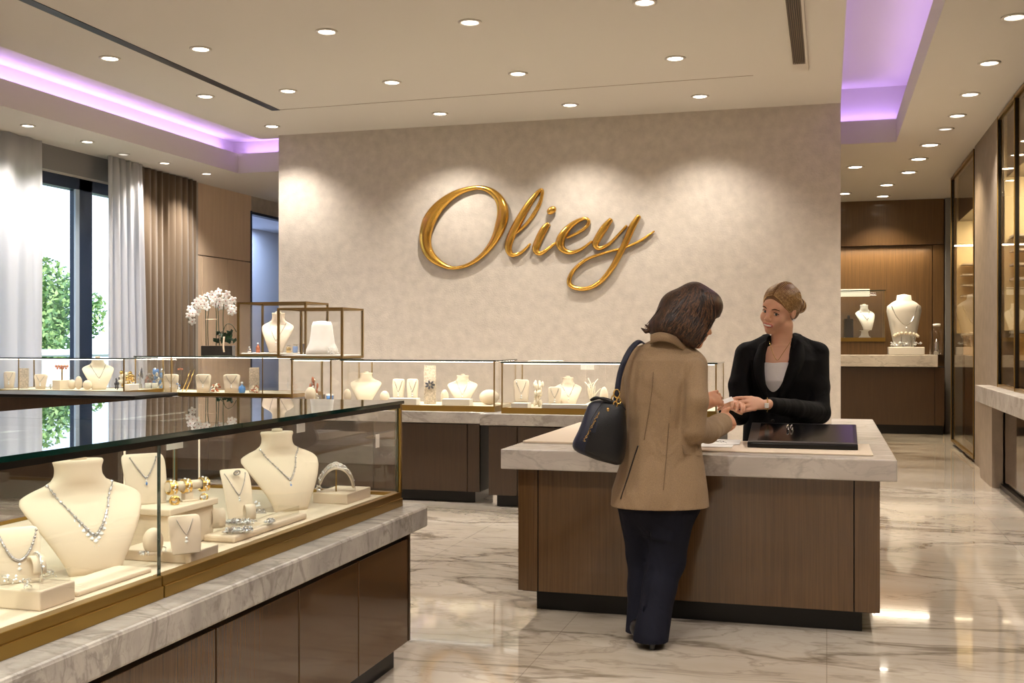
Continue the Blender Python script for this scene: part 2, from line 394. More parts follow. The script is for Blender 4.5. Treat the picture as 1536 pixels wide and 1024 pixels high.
# feature wall
b = MB(); b.box(-6.65, .146, 12.45, 12.7, 0, ZC); struct('wall_center', b, M['plaster'], 'beige textured feature wall behind the gold sign', 'wall')
b = MB(); b.box(XL-1.4, 5.3, YB, YB+.2, 0, 4.5); struct('wall_back', b, M['wood_wall'], 'brown timber rear wall', 'wall')
b = MB(); b.box(XL-1.4, 5.3, YF-.2, YF, 0, 4.5); struct('wall_front', b, M['plaster'], 'beige wall at the entrance end of the shop', 'wall')
b = MB(); b.box(5.2, 5.3, YF, YB, 0, 4.5); struct('wall_right', b, M['plaster'], 'beige outer wall behind the right showcases', 'wall')
# left wall with window and doorway
WY0, WY1, WZ0, WZ1 = 8.2, 12.6, .35, 3.40
DY0, DY1 = on_x(377,0,XL).y, 17.2
b = MB(); b.box(XL-.3, XL, YF, WY0, 0, 4.5); b.box(XL-.3, XL, WY1, 13.72, 0, 4.5); b.box(XL-.3, XL, WY0, WY1, 0, WZ0); b.box(XL-.3, XL, WY0, WY1, WZ1, 4.5)
b.box(XL-.1, XL, DY1, YB, 0, 4.5); b.box(XL-.1, XL, DY0, DY1, 3.42, 4.5)
struct('wall_left', b, M['plaster'], 'side wall holding the tall window and the rear doorway', 'wall')
b = MB(); b.box(XL, XL+.012, WY0, WY1, WZ1, ZS); struct('trim_1', b, M['lintel_grey'], 'grey lintel panel above the window', 'trim')
b = MB()
for (y0,y1,z0,z1) in ((13.72,DY0,2.66,ZS),(13.72,13.82,0,2.645),(13.835,14.52,0,2.645),(14.535,DY0,0,2.645)):
    b.box(XL-.1, XL, y0, y1, z0, z1)
o = struct('trim_2', b, M['wood_pale'], 'pale timber wall panelling with tall cupboard doors beside the drape', 'wall panelling')
b = MB(); b.box(XL-.2, XL-.1, 13.7, DY0+.05, 0, 4.5); struct('trim_3', b, M['black_gap'], 'dark backing behind the panelling joints', 'trim')
b = MB(); b.box(XL-1.3, XL-1.2, 15.0, YB, 0, 4.5); b.box(XL-1.2, XL-.1, 14.9, 15.0, 0, 4.5); b.box(XL-1.2,XL-.1,15.0,YB,3.42,3.5)
pbr('corridor', srgb(205,210,222), .8)
struct('wall_corridor', b, M['corridor'], 'cool white corridor wall beyond the rear doorway', 'wall')
b = MB(); b.box(XL-.12,XL+.015,DY0-.03,DY0,0,3.45); b.box(XL-.12,XL+.015,DY0,DY1,3.40,3.44); struct('door_1', b, M['window_frame'], 'dark framed doorway opening to a cool lit corridor', 'doorway')
# window
wr = empty('window_1', (XL-.2, 10.4, WZ0), label='tall dark framed window looking onto green trees', cat='window'); wr['kind'] = 'structure'
def rel(b_, name, mat, root, **k):
    o = b_.build(name, mat, root, **k); o.matrix_parent_inverse = Matrix.Translation(-Vector(root.location)); return o
m0, m1 = on_x(112,0,XL-.2).y, on_x(131,0,XL-.2).y
b = MB(); fx0, fx1 = XL-.27, XL-.13
for y0,y1,z0,z1 in ((WY0,WY1,WZ1-.14,WZ1),(WY0,WY1,WZ0,WZ0+.1),(WY0,WY0+.1,WZ0,WZ1),(WY1-.1,WY1,WZ0,WZ1),(m0,m1,WZ0,WZ1),(9.1,9.25,WZ0,WZ1)):
    b.box(fx0, fx1, y0, y1, z0, z1)
rel(b, 'window_frame', M['window_frame'], wr)
b = MB(); b.box(XL-.14, XL-.115, m0-.09, m0-.02, WZ0, WZ1-.14); rel(b, 'sash_edge', pbr('sash', srgb(170,186,200), .3), wr)
b = MB(); b.box(XL-.205, XL-.195, WY0, WY1, WZ0, WZ1); rel(b, 'glass', M['window_glass'], wr)
b = MB(); b.box(XL-.02, XL+.04, WY0, WY1, WZ0-.05, WZ0); rel(b, 'sill', M['slab_light'], wr)
# --- ceiling slot, seam and grille
def quad_on_ceiling(a, b_, w, z):
    pass
p0, p1 = on_z(-60,-44,ZC), on_z(414,165,ZC)
d = (p1-p0).normalized(); nrm = Vector((-d.y,d.x,0))
b = MB(); b.prism([(p0-nrm*.05),(p1-nrm*.05),(p1+nrm*.05),(p0+nrm*.05)], lambda p: (p[0],p[1],ZC-.006), lambda p: (p[0],p[1],ZC-.0005))
o = b.build('linear_slot', M['slot_black']); tag(o, 'long black linear slot running along the ceiling', 'ceiling slot')
q0, q1 = on_z(415,165,ZC), on_z(1130,113,ZC); d = (q1-q0).normalized(); nrm = Vector((-d.y,d.x,0))
b = MB(); b.prism([(q0-nrm*.006),(q1-nrm*.006),(q1+nrm*.006),(q0+nrm*.006)], lambda p: (p[0],p[1],ZC-.002), lambda p: (p[0],p[1],ZC+.01))
o = b.build('trim_4', M['column_stone']); tag(o, 'thin seam line across the central ceiling panel', 'seam', kind='structure')
g = [on_z(1181,0,ZC), on_z(1203,0,ZC), on_z(1208,104,ZC), on_z(1189,104,ZC)]
gx0, gx1 = (g[0].x+g[3].x)/2, (g[1].x+g[2].x)/2; gy1 = g[2].y; gy0 = g[0].y-1.2
gr = empty('air_grille', (gx0, gy0, ZC), label='narrow dark slatted air grille near the right edge of ceiling panel', cat='air vent')
b = MB(); b.box(gx0, gx1, gy0, gy1-.3, ZC-.004, ZC+.01); rel(b, 'backing', M['grille_dark'], gr)
b = MB(); n = 7
for i in range(n):
    x = gx0+(gx1-gx0)*(i+.5)/n; b.box(x-.004, x+.004, gy0, gy1-.3, ZC-.02, ZC-.004)
rel(b, 'slats', pbr('slat_bronze', srgb(110,92,72), .4, .4), gr)
b = MB(); w = .02
b.box(gx0-w, gx0, gy0, gy1, ZC-.022, ZC); b.box(gx1, gx1+w, gy0, gy1, ZC-.022, ZC); b.box(gx0, gx1, gy1-.3, gy1, ZC-.02, ZC)
rel(b, 'frame', M['ring_white'], gr)
# --- downlights
def downlight(px, py, z, label, on=True, group=None, r=None, power=1.0, col=(1,.93,.85)):
    p = on_z(px, py, z) if px is not None else py
    r = r or .075
    e = empty('downlight', (p.x,p.y,z), label=label, cat='ceiling light', group=group)
    b = MB(); b.lathe([(r*1.28,0),(r*1.28,-.008),(r*1.0,-.012),(r*.92,-.002),(r*.92,.0)], n=24); b.build('trim_ring', M['ring_white'], e, smooth=True)
    b = MB(); b.lathe([(r*.9,-.001),(r*.9,-.005),(0.001,-.006)], n=24); b.build('lens', M['lamp_disc'] if on else M['lamp_off'], e)
    if on:
        l = bpy.data.lights.new('spot', 'SPOT'); l.energy = SPOT*power; l.color = col; l.spot_size = math.radians(118); l.spot_blend = .8; l.shadow_soft_size = .05
        lo = bpy.data.objects.new('beam', l); link(lo, e); lo.location = (0,0,-.03)
    return e
SPOT = 165
G1, G2, G3 = 'downlights in the central ceiling panel', 'downlights above the curtains', 'downlights in the right and rear ceiling'
for px,py,lab in ((490,47,'large recessed downlight above the gold capital O, second row'),(705,33,'recessed downlight near the top edge above the letter l'),(967,3,'recessed downlight cut by the top edge of the picture'),
    (1013,87,'bright recessed downlight between the y of the sign and the air grille'),(777,110,'recessed downlight above the letters l and i, middle row'),(588,123,'recessed downlight above the left shoulder of the letter O'),
    (432,136,'recessed downlight just right of the black slot, near its end'),(660,170,'recessed downlight nearest the feature wall above the letter O'),(855,157,'recessed downlight nearest the feature wall above the letter e'),
    (1050,144,'recessed downlight nearest the feature wall above the two women'),(301,73,'recessed downlight right of the middle of the black slot'),(165,87,'small recessed downlight left of the black slot, nearest the viewer'),
    (308,144,'small recessed downlight left of the black slot, middle of three'),(408,189,'small recessed downlight left of the slot end by the wall corner')):
    downlight(px, py, ZC, lab, group=G1)
for px,py,on,lab in ((42,188,1,'downlight over the left sheer curtain'),(131,212,1,'downlight over the bare window glass'),(185,231,0,'unlit small ceiling fitting over the right sheer curtain'),(247,244,1,'downlight over the brown drape'),(310,260,1,'downlight over the pale timber panelling')):
    downlight(px, py, ZS, lab, on=bool(on), group=G2, r=.06, power=1.15)
for px,py,on,lab in ((1522,25,1,'downlight nearest the viewer above the right glass showcases'),(1484,94,1,'second downlight from the front above the right showcases'),(1455,141,1,'third downlight from the front above the right showcases'),
    (1436,173,1,'fourth downlight from the front above the right showcases'),(1418,193,0,'unlit small fitting between lit downlights at right'),(1395,217,1,'downlight just beyond the corner of the purple cove'),(1378,238,1,'downlight left of the tall glass panel top'),
    (1363,258,1,'downlight at the rear in line with the right showcase row'),(1283,250,1,'rear downlight beside the edge of the feature wall'),(1330,277,1,'rear downlight over the white shoulder mannequin'),
    (1324,294,1,'rearmost downlight right against the timber wall'),(1266,290,1,'rearmost downlight half hidden by the feature wall edge')):
    downlight(px, py, ZS, lab, on=bool(on), group=G3, r=.07 if py < 200 else .09, power=.8, col=(1,.93,.85) if py < 180 else (1,.82,.58))
# unseen fittings added behind the viewer as fill light for the front
k = 0
for X in (-6.2,-4.4,-2.6,-.9):
    for Y in (-2.2,-.6,1.2,3.0):
        downlight(None, Vector((X,Y,ZC)), ZC, 'added unseen fill downlight in the ceiling over the entrance half of the shop', group='added fill downlights over the entrance half'); k += 1
for Y in (-1.5,.8,3,5):
    downlight(None, Vector((1.2,Y,ZS)), ZS, 'added unseen fill downlight over the entrance end of the right aisle', group='added fill downlights over the entrance half', power=.8)
# --- purple cove strips
def area(name, loc, size, sizey, energy, col, rot, parent=None):
    l = bpy.data.lights.new(name, 'AREA'); l.shape = 'RECTANGLE'; l.size = size; l.size_y = sizey; l.energy = energy; l.color = col
    o = bpy.data.objects.new(name, l); link(o, parent); o.location = loc; o.rotation_euler = rot; return o
PUR = (.56,.36,1.0)
area('cove_light_left', (-7.72, 5.2, 3.96), .06, 15.6, 42, PUR, (PI,0,0))
area('cove_light_right', (.84, 5.2, 3.96), .06, 15.6, 24, PUR, (PI,0,0))
area('cove_light_back', (-3.4, 13.24, 3.96), 8.4, .06, 18, PUR, (PI,0,0))
area('cove_light_inner', (.04, 5.2, 4.12), .06, 14.6, 9, PUR, (PI,0,0))
area('corridor_light', (XL-.65, 16.4, 3.38), .8, 2.0, 60, (.55,.70,1.0), (0,0,0))
# --- world and outside
w = bpy.data.worlds.new('sky'); SC.world = w; w.use_nodes = True; nt = w.node_tree; nt.nodes.clear()
out = nt.nodes.new('ShaderNodeOutputWorld'); bg = nt.nodes.new('ShaderNodeBackground'); nt.links.new(bg.outputs[0], out.inputs[0])
tc = nt.nodes.new('ShaderNodeTexCoord'); sp = nt.nodes.new('ShaderNodeSeparateXYZ'); nt.links.new(tc.outputs['Generated'], sp.inputs[0])
rp = nt.nodes.new('ShaderNodeValToRGB'); nt.links.new(sp.outputs[2], rp.inputs[0]); rp.color_ramp.elements[0].position = 0; rp.color_ramp.elements[1].position = .6
rp.color_ramp.elements[0].color = srgb(228,238,248); rp.color_ramp.elements[1].color = srgb(150,190,236); nt.links.new(rp.outputs[0], bg.inputs[0]); bg.inputs[1].default_value = 2.5
sun = bpy.data.lights.new('sun', 'SUN'); sun.energy = 7.0; sun.angle = .02; sun.color = (1,.95,.86)
so = bpy.data.objects.new('sun', sun); link(so); so.rotation_euler = Vector((-.55,.5,-.75)).to_track_quat('-Z','Y').to_euler()
b = MB(); b.box(-60, XL-1.5, -20, 60, -.25, -.15); o = b.build('ground_outside', M['lawn']); tag(o, 'grass outside the window', 'ground', kind='structure')
b = MB(); b.box(-13.2,-13.0,2,40,-.15,1.18); b.box(-13.25,-12.95,2,40,1.18,1.28); o = b.build('wall_garden', M['card_white']); tag(o, 'low white garden wall outside the window', 'garden wall', kind='structure')
def tree(x, y, h, r, label, seed):
    rnd = random.Random(seed); e = empty('garden_tree', (x,y,-.15), label=label, cat='tree', group='trees outside the window')
    b = MB(); b.tube([(0,0,0),(.05,0,h*.3),(-.04,.05,h*.62)], [.14,.11,.06]); b.build('trunk', M['trunk_brown'], e)
    for mi, mt in enumerate(('tree_leaf','tree_leaf_light')):
        b = MB()
        for i in range(3600):
            c = Vector((rnd.gauss(0,1),rnd.gauss(0,1),rnd.gauss(0,1))).normalized()*(rnd.random()**.4)
            cl = [(0,0,.62),(-.3,.35,.5),(.25,-.4,.48),(.1,.5,.72),(-.1,-.45,.76),(0,.1,.9)][i%6]
            p = Vector((cl[0]*r*1.4+c.x*r*.62, cl[1]*r*1.5+c.y*r*.62, cl[2]*h+c.z*r*.55)); s = rnd.uniform(.045,.10)
            u = Vector((rnd.gauss(0,1),rnd.gauss(0,1),rnd.gauss(0,1))).normalized(); v = u.orthogonal().normalized()
            q = [b.bm.verts.new(p+a) for a in (u*s, v*s*.5, -u*s, -v*s*.5)]; b.bm.faces.new(q)
        b.build('crown', M[mt], e)
tree(-15.0, 13.6, 3.0, 1.15, 'sunlit leafy tree behind the left window pane', 1)
tree(-15.6, 16.6, 3.3, 1.3, 'leafy tree behind the right window pane', 2)
tree(-18.6, 16.6, 3.2, 1.2, 'bushy tree between the two window panes', 3)
tree(-18.0, 21.5, 3.1, 1.5, 'pale green tree furthest from the window', 4)
# --- curtains
def curtain(name, y0, y1, x, mat, label, folds, amp, z0=.02, z1=3.67, thick=0, flare=0, seed=0):
    rnd = random.Random(seed); n = int(folds*14); b = MB(); ph = [rnd.uniform(.75,1.25) for _ in range(folds+2)]
    rows = 10; vs = []
    for j in range(rows+1):
        t = j/rows; z = z1+(z0-z1)*t; row = []
        for i in range(n+1):
            u = i/n; f = u*folds; a = amp*(.55+.45*t)*ph[int(f)]
            yy = y0+(y1-y0)*u + (u*flare*t if flare else 0) + .018*math.sin(f*5.1+t*3)
            row.append(b.bm.verts.new((x+a*math.sin(2*PI*f)+.25*a*math.sin(4*PI*f+1.1), yy, z)))
        vs.append(row)
    for j in range(rows):
        for i in range(n):
            f = b.bm.faces.new((vs[j][i],vs[j][i+1],vs[j+1][i+1],vs[j+1][i])); f.smooth = True
    o = b.build(name, mat)
    s = o.modifiers.new('s','SOLIDIFY'); s.thickness = thick or .003
    return tag(o, label, 'curtain')
m, nt, out = nmat('sheer'); tl = nt.nodes.new('ShaderNodeBsdfTranslucent'); tl.inputs[0].default_value = (.82,.83,.86,1)
df = nt.nodes.new('ShaderNodeBsdfDiffuse'); df.inputs[0].default_value = (.74,.72,.72,1); tr = nt.nodes.new('ShaderNodeBsdfTransparent')
mx = nt.nodes.new('ShaderNodeMixShader'); mx.inputs[0].default_value = .45; nt.links.new(df.outputs[0], mx.inputs[1]); nt.links.new(tl.outputs[0], mx.inputs[2])
mx2 = nt.nodes.new('ShaderNodeMixShader'); mx2.inputs[0].default_value = .14; nt.links.new(mx.outputs[0], mx2.inputs[1]); nt.links.new(tr.outputs[0], mx2.inputs[2]); nt.links.new(mx2.outputs[0], out.inputs[0]); M['sheer'] = m
pbr('drape_brown', srgb(106,88,68), .85, sheen=.2, bump=.15, bscale=200)
xc = XL+.13
curtain('sheer_curtain', 7.6, on_x(61,0,xc).y, xc, M['sheer'], 'white sheer curtain left of the bare window glass', 10, .045, thick=.002, seed=1)
xs_ = xc+.10
curtain('sheer_curtain', on_x(161,0,xs_).y, on_x(212,0,xs_).y, xs_, M['sheer'], 'white sheer curtain between the window glass and brown drape', 5, .05, thick=.002, flare=.14, seed=2)
curtain('brown_drape', on_x(212,0,xc).y, on_x(296,0,xc).y, xc-.03, M['drape_brown'], 'heavy brown drape gathered beside the timber panelling', 9, .055, thick=.006, seed=3)
# ================================================================= WALL SIGN
YS = 12.45
sign = empty('wall_sign', on_y(810,360,YS-.03), label='raised gold script lettering reading Oliey on the beige wall', cat='sign')
def stroke(name, pts, closed=False, n=10):
    P = catmull([(x,y,w) for x,y,w in pts], n, closed); rings = []; m_ = len(P)
    for i, p in enumerate(P):
        a = P[(i+1)%m_] if closed or i < m_-1 else P[i]; c = P[(i-1)%m_] if closed or i > 0 else P[i]
        t = Vector((a.x-c.x, a.y-c.y)); t = t.normalized() if t.length else Vector((1,0)); nn = Vector((-t.y, t.x))
        w = max(p.z, 2.5)
        if not closed and (i == 0 or i == m_-1): w *= .45
        hgt = .022+w*.0016
        prof = [(-1,0),(-1,.45),(-.72,.8),(-.25,1.0),(.25,1.0),(.72,.8),(1,.45),(1,0)]
        ring = []
        for u, q in prof:
            x, y = p.x+nn.x*w*u, p.y+nn.y*w*u
            v = on_y(600+x/3.84, 260+y/3.84, YS); v.y -= .012+hgt*q; ring.append(v)
        rings.append(ring)
    b = MB(); b.loft(rings, cap=not closed, closed=closed); o = rel(b, name, M['sign_gold'], sign, smooth=True); return o
stroke('letter', [(440,84,13),(330,116,19),(240,182,29),(180,262,36),(153,350,34),(158,430,30),(195,490,25),(260,532,15),(320,545,10),(400,525,11),(480,470,14),(545,390,22),(585,300,32),(597,220,32),(575,150,26),(520,100,18)], True)
stroke('letter', [(665,352,7),(740,282,10),(800,190,11),(822,120,9),(818,95,9),(790,120,13),(735,195,20),(678,295,24),(640,375,22),(628,435,20),(650,470,14),(700,457,9),(755,405,7)])
stroke('letter', [(862,288,13),(832,325,21),(800,390,22),(785,440,19),(812,462,13),(860,432,9),(908,395,7)])
b = MB(); dp = on_y(600+873/3.84, 260+213/3.84, YS-.04); b.ball(dp, (.062,.04,.045), 16, 10, Matrix.Rotation(-.6,3,'Y')); rel(b, 'letter_dot', M['sign_gold'], sign)
stroke('letter', [(962,374,8),(1035,338,9),(1078,305,10),(1088,272,10),(1060,262,10),(1000,292,15),(948,345,22),(925,400,25),(945,442,18),(992,456,12),(1050,435,9),(1110,390,7)])
stroke('letter', [(1222,262,12),(1182,312,21),(1145,370,21),(1128,410,19),(1152,432,13),(1205,408,9),(1262,352,8),(1310,300,8)])
stroke('letter_tail', [(1382,242,13),(1342,305,20),(1310,380,19),(1270,460,18),(1220,550,16),(1150,630,13),(1070,665,12),(1000,655,13),(976,620,13),(1002,560,11),(1070,500,9),(1160,465,8),(1250,440,7),(1330,415,7),(1400,380,8),(1468,332,5)])
# ================================================================= COUNTERS
def glass_slab(b, x0,x1,y0,y1,z0,z1):
    b.mi = 0; b.box(x0,x1,y0,y1,z0,z1)
    b.bm.faces.ensure_lookup_table()
    for f in b.bm.faces:
        f.normal_update()
        f.material_index = 0 if abs(f.normal.z) > .5 else 1
def pane(b, axis, c, t, a0, a1, z0, z1):
    if axis == 'x': b.box(c-t/2, c+t/2, a0, a1, z0, z1)
    else: b.box(a0, a1, c-t/2, c+t/2, z0, z1)
def glass_part(name, root, axis, c, a0, a1, z0, z1, t=.006, mat='glass', edge='edge_pale'):
    b = MB(); pane(b, axis, c, t, a0, a1, z0, z1)
    for f in b.bm.faces:
        f.normal_update(); n = f.normal; big = abs(n.x) if axis == 'x' else abs(n.y)
        f.material_index = 0 if big > .5 else 1
    o = b.build(name, [M[mat], M[edge]], root); o.matrix_parent_inverse = Matrix.Translation(-Vector(root.location)); return o
def mitred_slab(name, pts, z0, z1, mat, root=None, bev=.008):
    b = MB(); b.prism(pts, lambda p: (p[0],p[1],z0), lambda p: (p[0],p[1],z1)); 
    if root: return rel(b, name, mat, root, bevel=bev)
    return b.build(name, mat, bevel=bev)
# ---------------- foreground counter (runs along the left, front faces the aisle)
FX, FXB, FYE, FY0 = -1.79, -2.92, 4.46, .2
FZ = .702; FT = 1.160; KICKX = -1.805
c1 = empty('display_counter', (-2.4, 2.4, 0), label='stone topped dark wood counter carrying the large glass showcase', cat='counter')
mitred_slab('slab', [(-1.68,FY0),(-1.68,4.50),(-1.74,4.56),(-3.05,4.56),(-3.05,FY0)], FZ-.093, FZ, M['slab_stone'], c1, .010)
b = MB(); b.box(-2.98, -1.80, FY0, 4.49, .1, FZ-.093); rel(b, 'carcass', M['black_gap'], c1)
b = MB(); b.box(-2.9, -1.815, FY0, 4.44, 0, .1); rel(b, 'kickboard', M['kick'], c1)
xs = [on_x(612,0,-1.765).y, on_x(538,0,-1.765).y, on_x(448.7,0,-1.765).y, on_x(324.5,0,-1.765).y, 1.72, 1.1, FY0]
for i in range(len(xs)-1):
    b = MB(); b.box(-1.80, -1.765, xs[i+1]+.004, xs[i]-.004, .105, .557); rel(b, 'door', M['wood'], c1, bevel=.002)
b = MB(); b.box(-2.98,-1.765, 4.49, 4.51, .105, .60); rel(b, 'end_panel', M['wood_dark'], c1)
# glass showcase on it
s1 = empty('glass_showcase', (-2.4, 2.4, FZ), label='long glass jewellery showcase with brass base in the foreground', cat='showcase')
YJ, YT = on_x(242,0,FX).y, on_x(358,0,FX).y
for y0,y1 in ((FY0+.1,YJ-.003),(YJ+.003,FYE)):
    b = MB(); b.box(FX-.03, FX+.004, y0, y1, FZ, FZ+.062); b.box(FX-.03, FX+.010, y0, y1, FZ, FZ+.035); rel(b, 'brass_base', M['brass'], s1, bevel=.002)
b = MB(); b.box(FXB, FX-.03, FYE-.03, FYE+.004, FZ, FZ+.062); b.box(FXB-.004,FXB+.03, FY0+.1, FYE, FZ, FZ+.062); rel(b, 'brass_base', M['brass'], s1)
b = MB(); b.box(FXB+.03, FX-.03, FY0+.1, FYE-.03, FZ, FZ+.048); rel(b, 'deck', M['deck_cream'], s1)
for y0,y1 in ((FY0+.1,YJ-.004),(YJ+.004,FYE-.02)):
    glass_part('front_glass', s1, 'x', FX-.008, y0, y1, FZ+.05, FT-.02, edge='edge_green')
glass_part('side_glass', s1, 'y', FYE-.008, FXB+.01, FX-.02, FZ+.05, FT-.02)
glass_part('back_glass', s1, 'x', FXB+.012, FY0+.1, FYE-.02, FZ+.05, FT-.02)
for y0,y1 in ((FY0+.1,YT-.002),(YT+.002,FYE+.01)):
    b = MB(); glass_slab(b, FXB-.01, FX+.012, y0, y1, FT-.012, FT+.002); rel(b, 'top_glass', [M['glass_top'], M['edge_green']], s1)
b = MB(); b.box(FX-.022, FX+.002, FY0+.1, FYE, FT-.030, FT-.0125); b.box(FXB, FX, FYE-.022, FYE, FT-.026, FT-.0125); b.box(FXB, FXB+.02, FY0+.1, FYE, FT-.026,FT-.0125); rel(b, 'top_frame', M['post_dark'], s1)
b = MB(); b.box(FX-.014, FX+.004, FYE-.014, FYE+.004, FZ+.06, FT-.0125); rel(b, 'corner_post', M['brass'], s1)
b = MB(); b.box(FXB, FXB+.014, FYE-.014, FYE+.002, FZ+.06, FT-.0125); rel(b, 'corner_post', M['brass_dark'], s1)
for yy in (on_x(298,0,FXB+.02).y, on_x(186,0,FXB+.02).y):
    b = MB(); b.box(FXB+.02, FXB+.026, yy-.003, yy+.003, FZ+.05, FT-.03); rel(b, 'support_rod', M['led_rod'] if 'led_rod' in M else pbr('led_rod', (.9,.8,.62,1), .3, emit=(1,.85,.6,1), es=.5), s1)
b = MB(); b.box(FX-.034, FX-.024, FY0+.2, FYE-.05, FT-.030, FT-.020); rel(b, 'led_strip', M['led_warm'], s1)
area('showcase_light', (FX-.06, 2.3, FT-.035), .03, 4.2, 3.9, (1,.91,.78), (0,math.radians(25),0))
area('showcase_light', (FXB+.1, 2.3, FT-.035), .03, 4.2, 1.8, (1,.91,.78), (0,math.radians(-20),0))
# ---------------- generic free-standing showcase facing the viewer
def showcase(x0,x1,y0,y1,zb,zt,label,plinth=.03,post='brass_dark',led=1,light=3,name='glass_showcase',mids=(),back=True,edge='edge_green',deckm='deck_cream',group=None):
    r = empty(name, ((x0+x1)/2,(y0+y1)/2,zb), label=label, cat='showcase', group=group)
    b = MB(); b.box(x0,x1,y0,y0+.02,zb,zb+plinth); b.box(x0,x1,y1-.02,y1,zb,zb+plinth); b.box(x0,x0+.02,y0+.02,y1-.02,zb,zb+plinth); b.box(x1-.02,x1,y0+.02,y1-.02,zb,zb+plinth)
    rel(b, 'brass_base', M['brass'], r)
    b = MB(); b.box(x0+.02,x1-.02,y0+.02,y1-.02,zb,zb+plinth-.004); rel(b, 'deck', M[deckm], r)
    z0, z1 = zb+plinth-.004, zt-.012
    glass_part('front_glass', r, 'y', y0+.006, x0+.01, x1-.01, z0, z1)
    glass_part('side_glass', r, 'x', x1-.006, y0+.01, y1-.01, z0, z1)
    glass_part('side_glass', r, 'x', x0+.006, y0+.01, y1-.01, z0, z1)
    if back: glass_part('back_glass', r, 'y', y1-.006, x0+.01, x1-.01, z0, z1)
    b = MB(); glass_slab(b, x0-.008,x1+.008,y0-.008,y1+.008,zt-.012,zt); rel(b, 'top_glass', [M['glass_top'], M[edge]], r)
    w = .011
    for (x,y) in ((x0,y0),(x1-w,y0),(x0,y1-w),(x1-w,y1-w)):
        b = MB(); b.box(x,x+w,y,y+w,zb+plinth,zt-.0125); rel(b, 'corner_post', M[post], r)
    for x in mids:
        b = MB(); b.box(x,x+.008,y0+.0,y0+.008,zb+plinth,zt-.0125); rel(b, 'corner_post', M[post], r)
    if led:
        b = MB(); b.box(x0+.02,x1-.02,y0+.012,y0+.022,zt-.0215,zt-.0135); rel(b, 'led_strip', M['led_cool'], r)
    if light: area('showcase_light', ((x0+x1)/2, y0+.08, zt-.03), (x1-x0)*.9, .03, light*.38, (1,.90,.78), (math.radians(30),0,0))
    return r
def base_counter(x0,x1,y0,y1,z,label,slabt=.10,doors=(),mat='wood_dark',slab='slab_stone',over=.06,kickin=.06,paneltop=None,group=None):
    r = empty('display_counter', ((x0+x1)/2,(y0+y1)/2,0), label=label, cat='counter', group=group)
    b = MB(); b.box(x0,x1,y0,y1,z-slabt,z); rel(b, 'slab', M[slab], r, bevel=.006)
    b = MB(); b.box(x0+over,x1-over,y0+over+.02,y1-over,.1,z-slabt); rel(b, 'carcass', M['black_gap'], r)
    b = MB(); b.box(x0+over+kickin,x1-over-kickin,y0+over+kickin,y1-over-kickin,0,.1); rel(b, 'kickboard', M['kick'], r)
    ds = [x0+over]+list(doors)+[x1-over]
    for a,c in zip(ds[:-1], ds[1:]):
        b = MB(); b.box(a+.003,c-.003,y0+over,y0+over+.02,.1,paneltop or (z-slabt-.012)); rel(b, 'door', M[mat], r, bevel=.002)
    return r
# rear row in front of the feature wall
RZ = .803
base_counter(-5.38,-2.862,9.07,9.84,RZ,'long stone topped counter of the rear row, left section','slab_stone' and .10,doors=[on_y(420,0,9.13).x, on_y(560,0,9.13).x, on_y(701,0,9.13).x])
base_counter(-2.86,-.78,8.93,9.85,RZ,'stone topped rear counter section behind the service desk',.10,doors=[on_y(776,0,8.99).x,-1.75,-1.2])
dx0, dx1 = on_y(512,0,9.13).x, on_y(742,0,9.13).x
caseD = showcase(dx0,dx1,9.13,9.82,RZ,1.257,'glass showcase left of centre before the feature wall',plinth=.05,light=9,mids=(),)
ex0, ex1 = on_y(752,0,9.0).x, -.86
caseE = showcase(ex0,ex1,9.0,9.66,RZ,1.247,'glass showcase behind the shoulder bag with the coral stand',plinth=.05,light=9)
# left row beside the window
LZ = .86
base_counter(-6.9,-5.12,9.86,10.62,LZ,'dark counter beneath the orchid showcase',.05,slab='mirror_brown',doors=[-6.1])
base_counter(-8.36,-6.6,9.29,9.855,.893,'dark counter beneath the showcase nearest the window',.05,slab='mirror_brown',doors=[-7.6])
base_counter(-5.38,-4.28,9.26,9.98,RZ+.02,'short dark counter under the narrow corner showcase',.05,slab='mirror_brown',doors=[-4.8]) if 0 else None
LA = .893; ax1 = on_y(186,0,9.35).x; bx0 = on_y(212,0,9.9).x; bx1 = on_y(438,0,9.9).x
caseA = showcase(-8.32,ax1,9.35,10.03,LA,1.256,'glass showcase nearest the window with a shoulder bust inside',plinth=.035,light=4,mids=(on_y(27,0,9.35).x,))
caseB = showcase(bx0-.08,bx1,9.9,10.58,LZ,1.27,'glass showcase beneath the white orchid',plinth=.035,light=4,mids=(on_y(256,0,9.9).x,on_y(393,0,9.9).x))
cx0, cx1 = on_y(449,0,9.32).x, on_y(508,0,9.32).x
caseC = showcase(cx0,cx1,9.16,9.8,RZ,1.262,'narrow corner glass showcase between two longer ones',plinth=.03,light=2)
# black ledge nearer the viewer
b = MB(); b.box(-7.6, on_y(214,0,8.3).x, 8.18, 8.85, .918, .950); lr = empty('ledge_counter', (-5.6,8.4,0), label='black edged counter ledge behind the foreground showcase at left', cat='counter')
rel(b, 'slab', M['kick'], lr, bevel=.01)
b = MB(); b.box(-7.5, on_y(214,0,8.3).x-.1, 8.26, 8.80, 0, .918); rel(b, 'carcass', M['wood_dark'], lr)
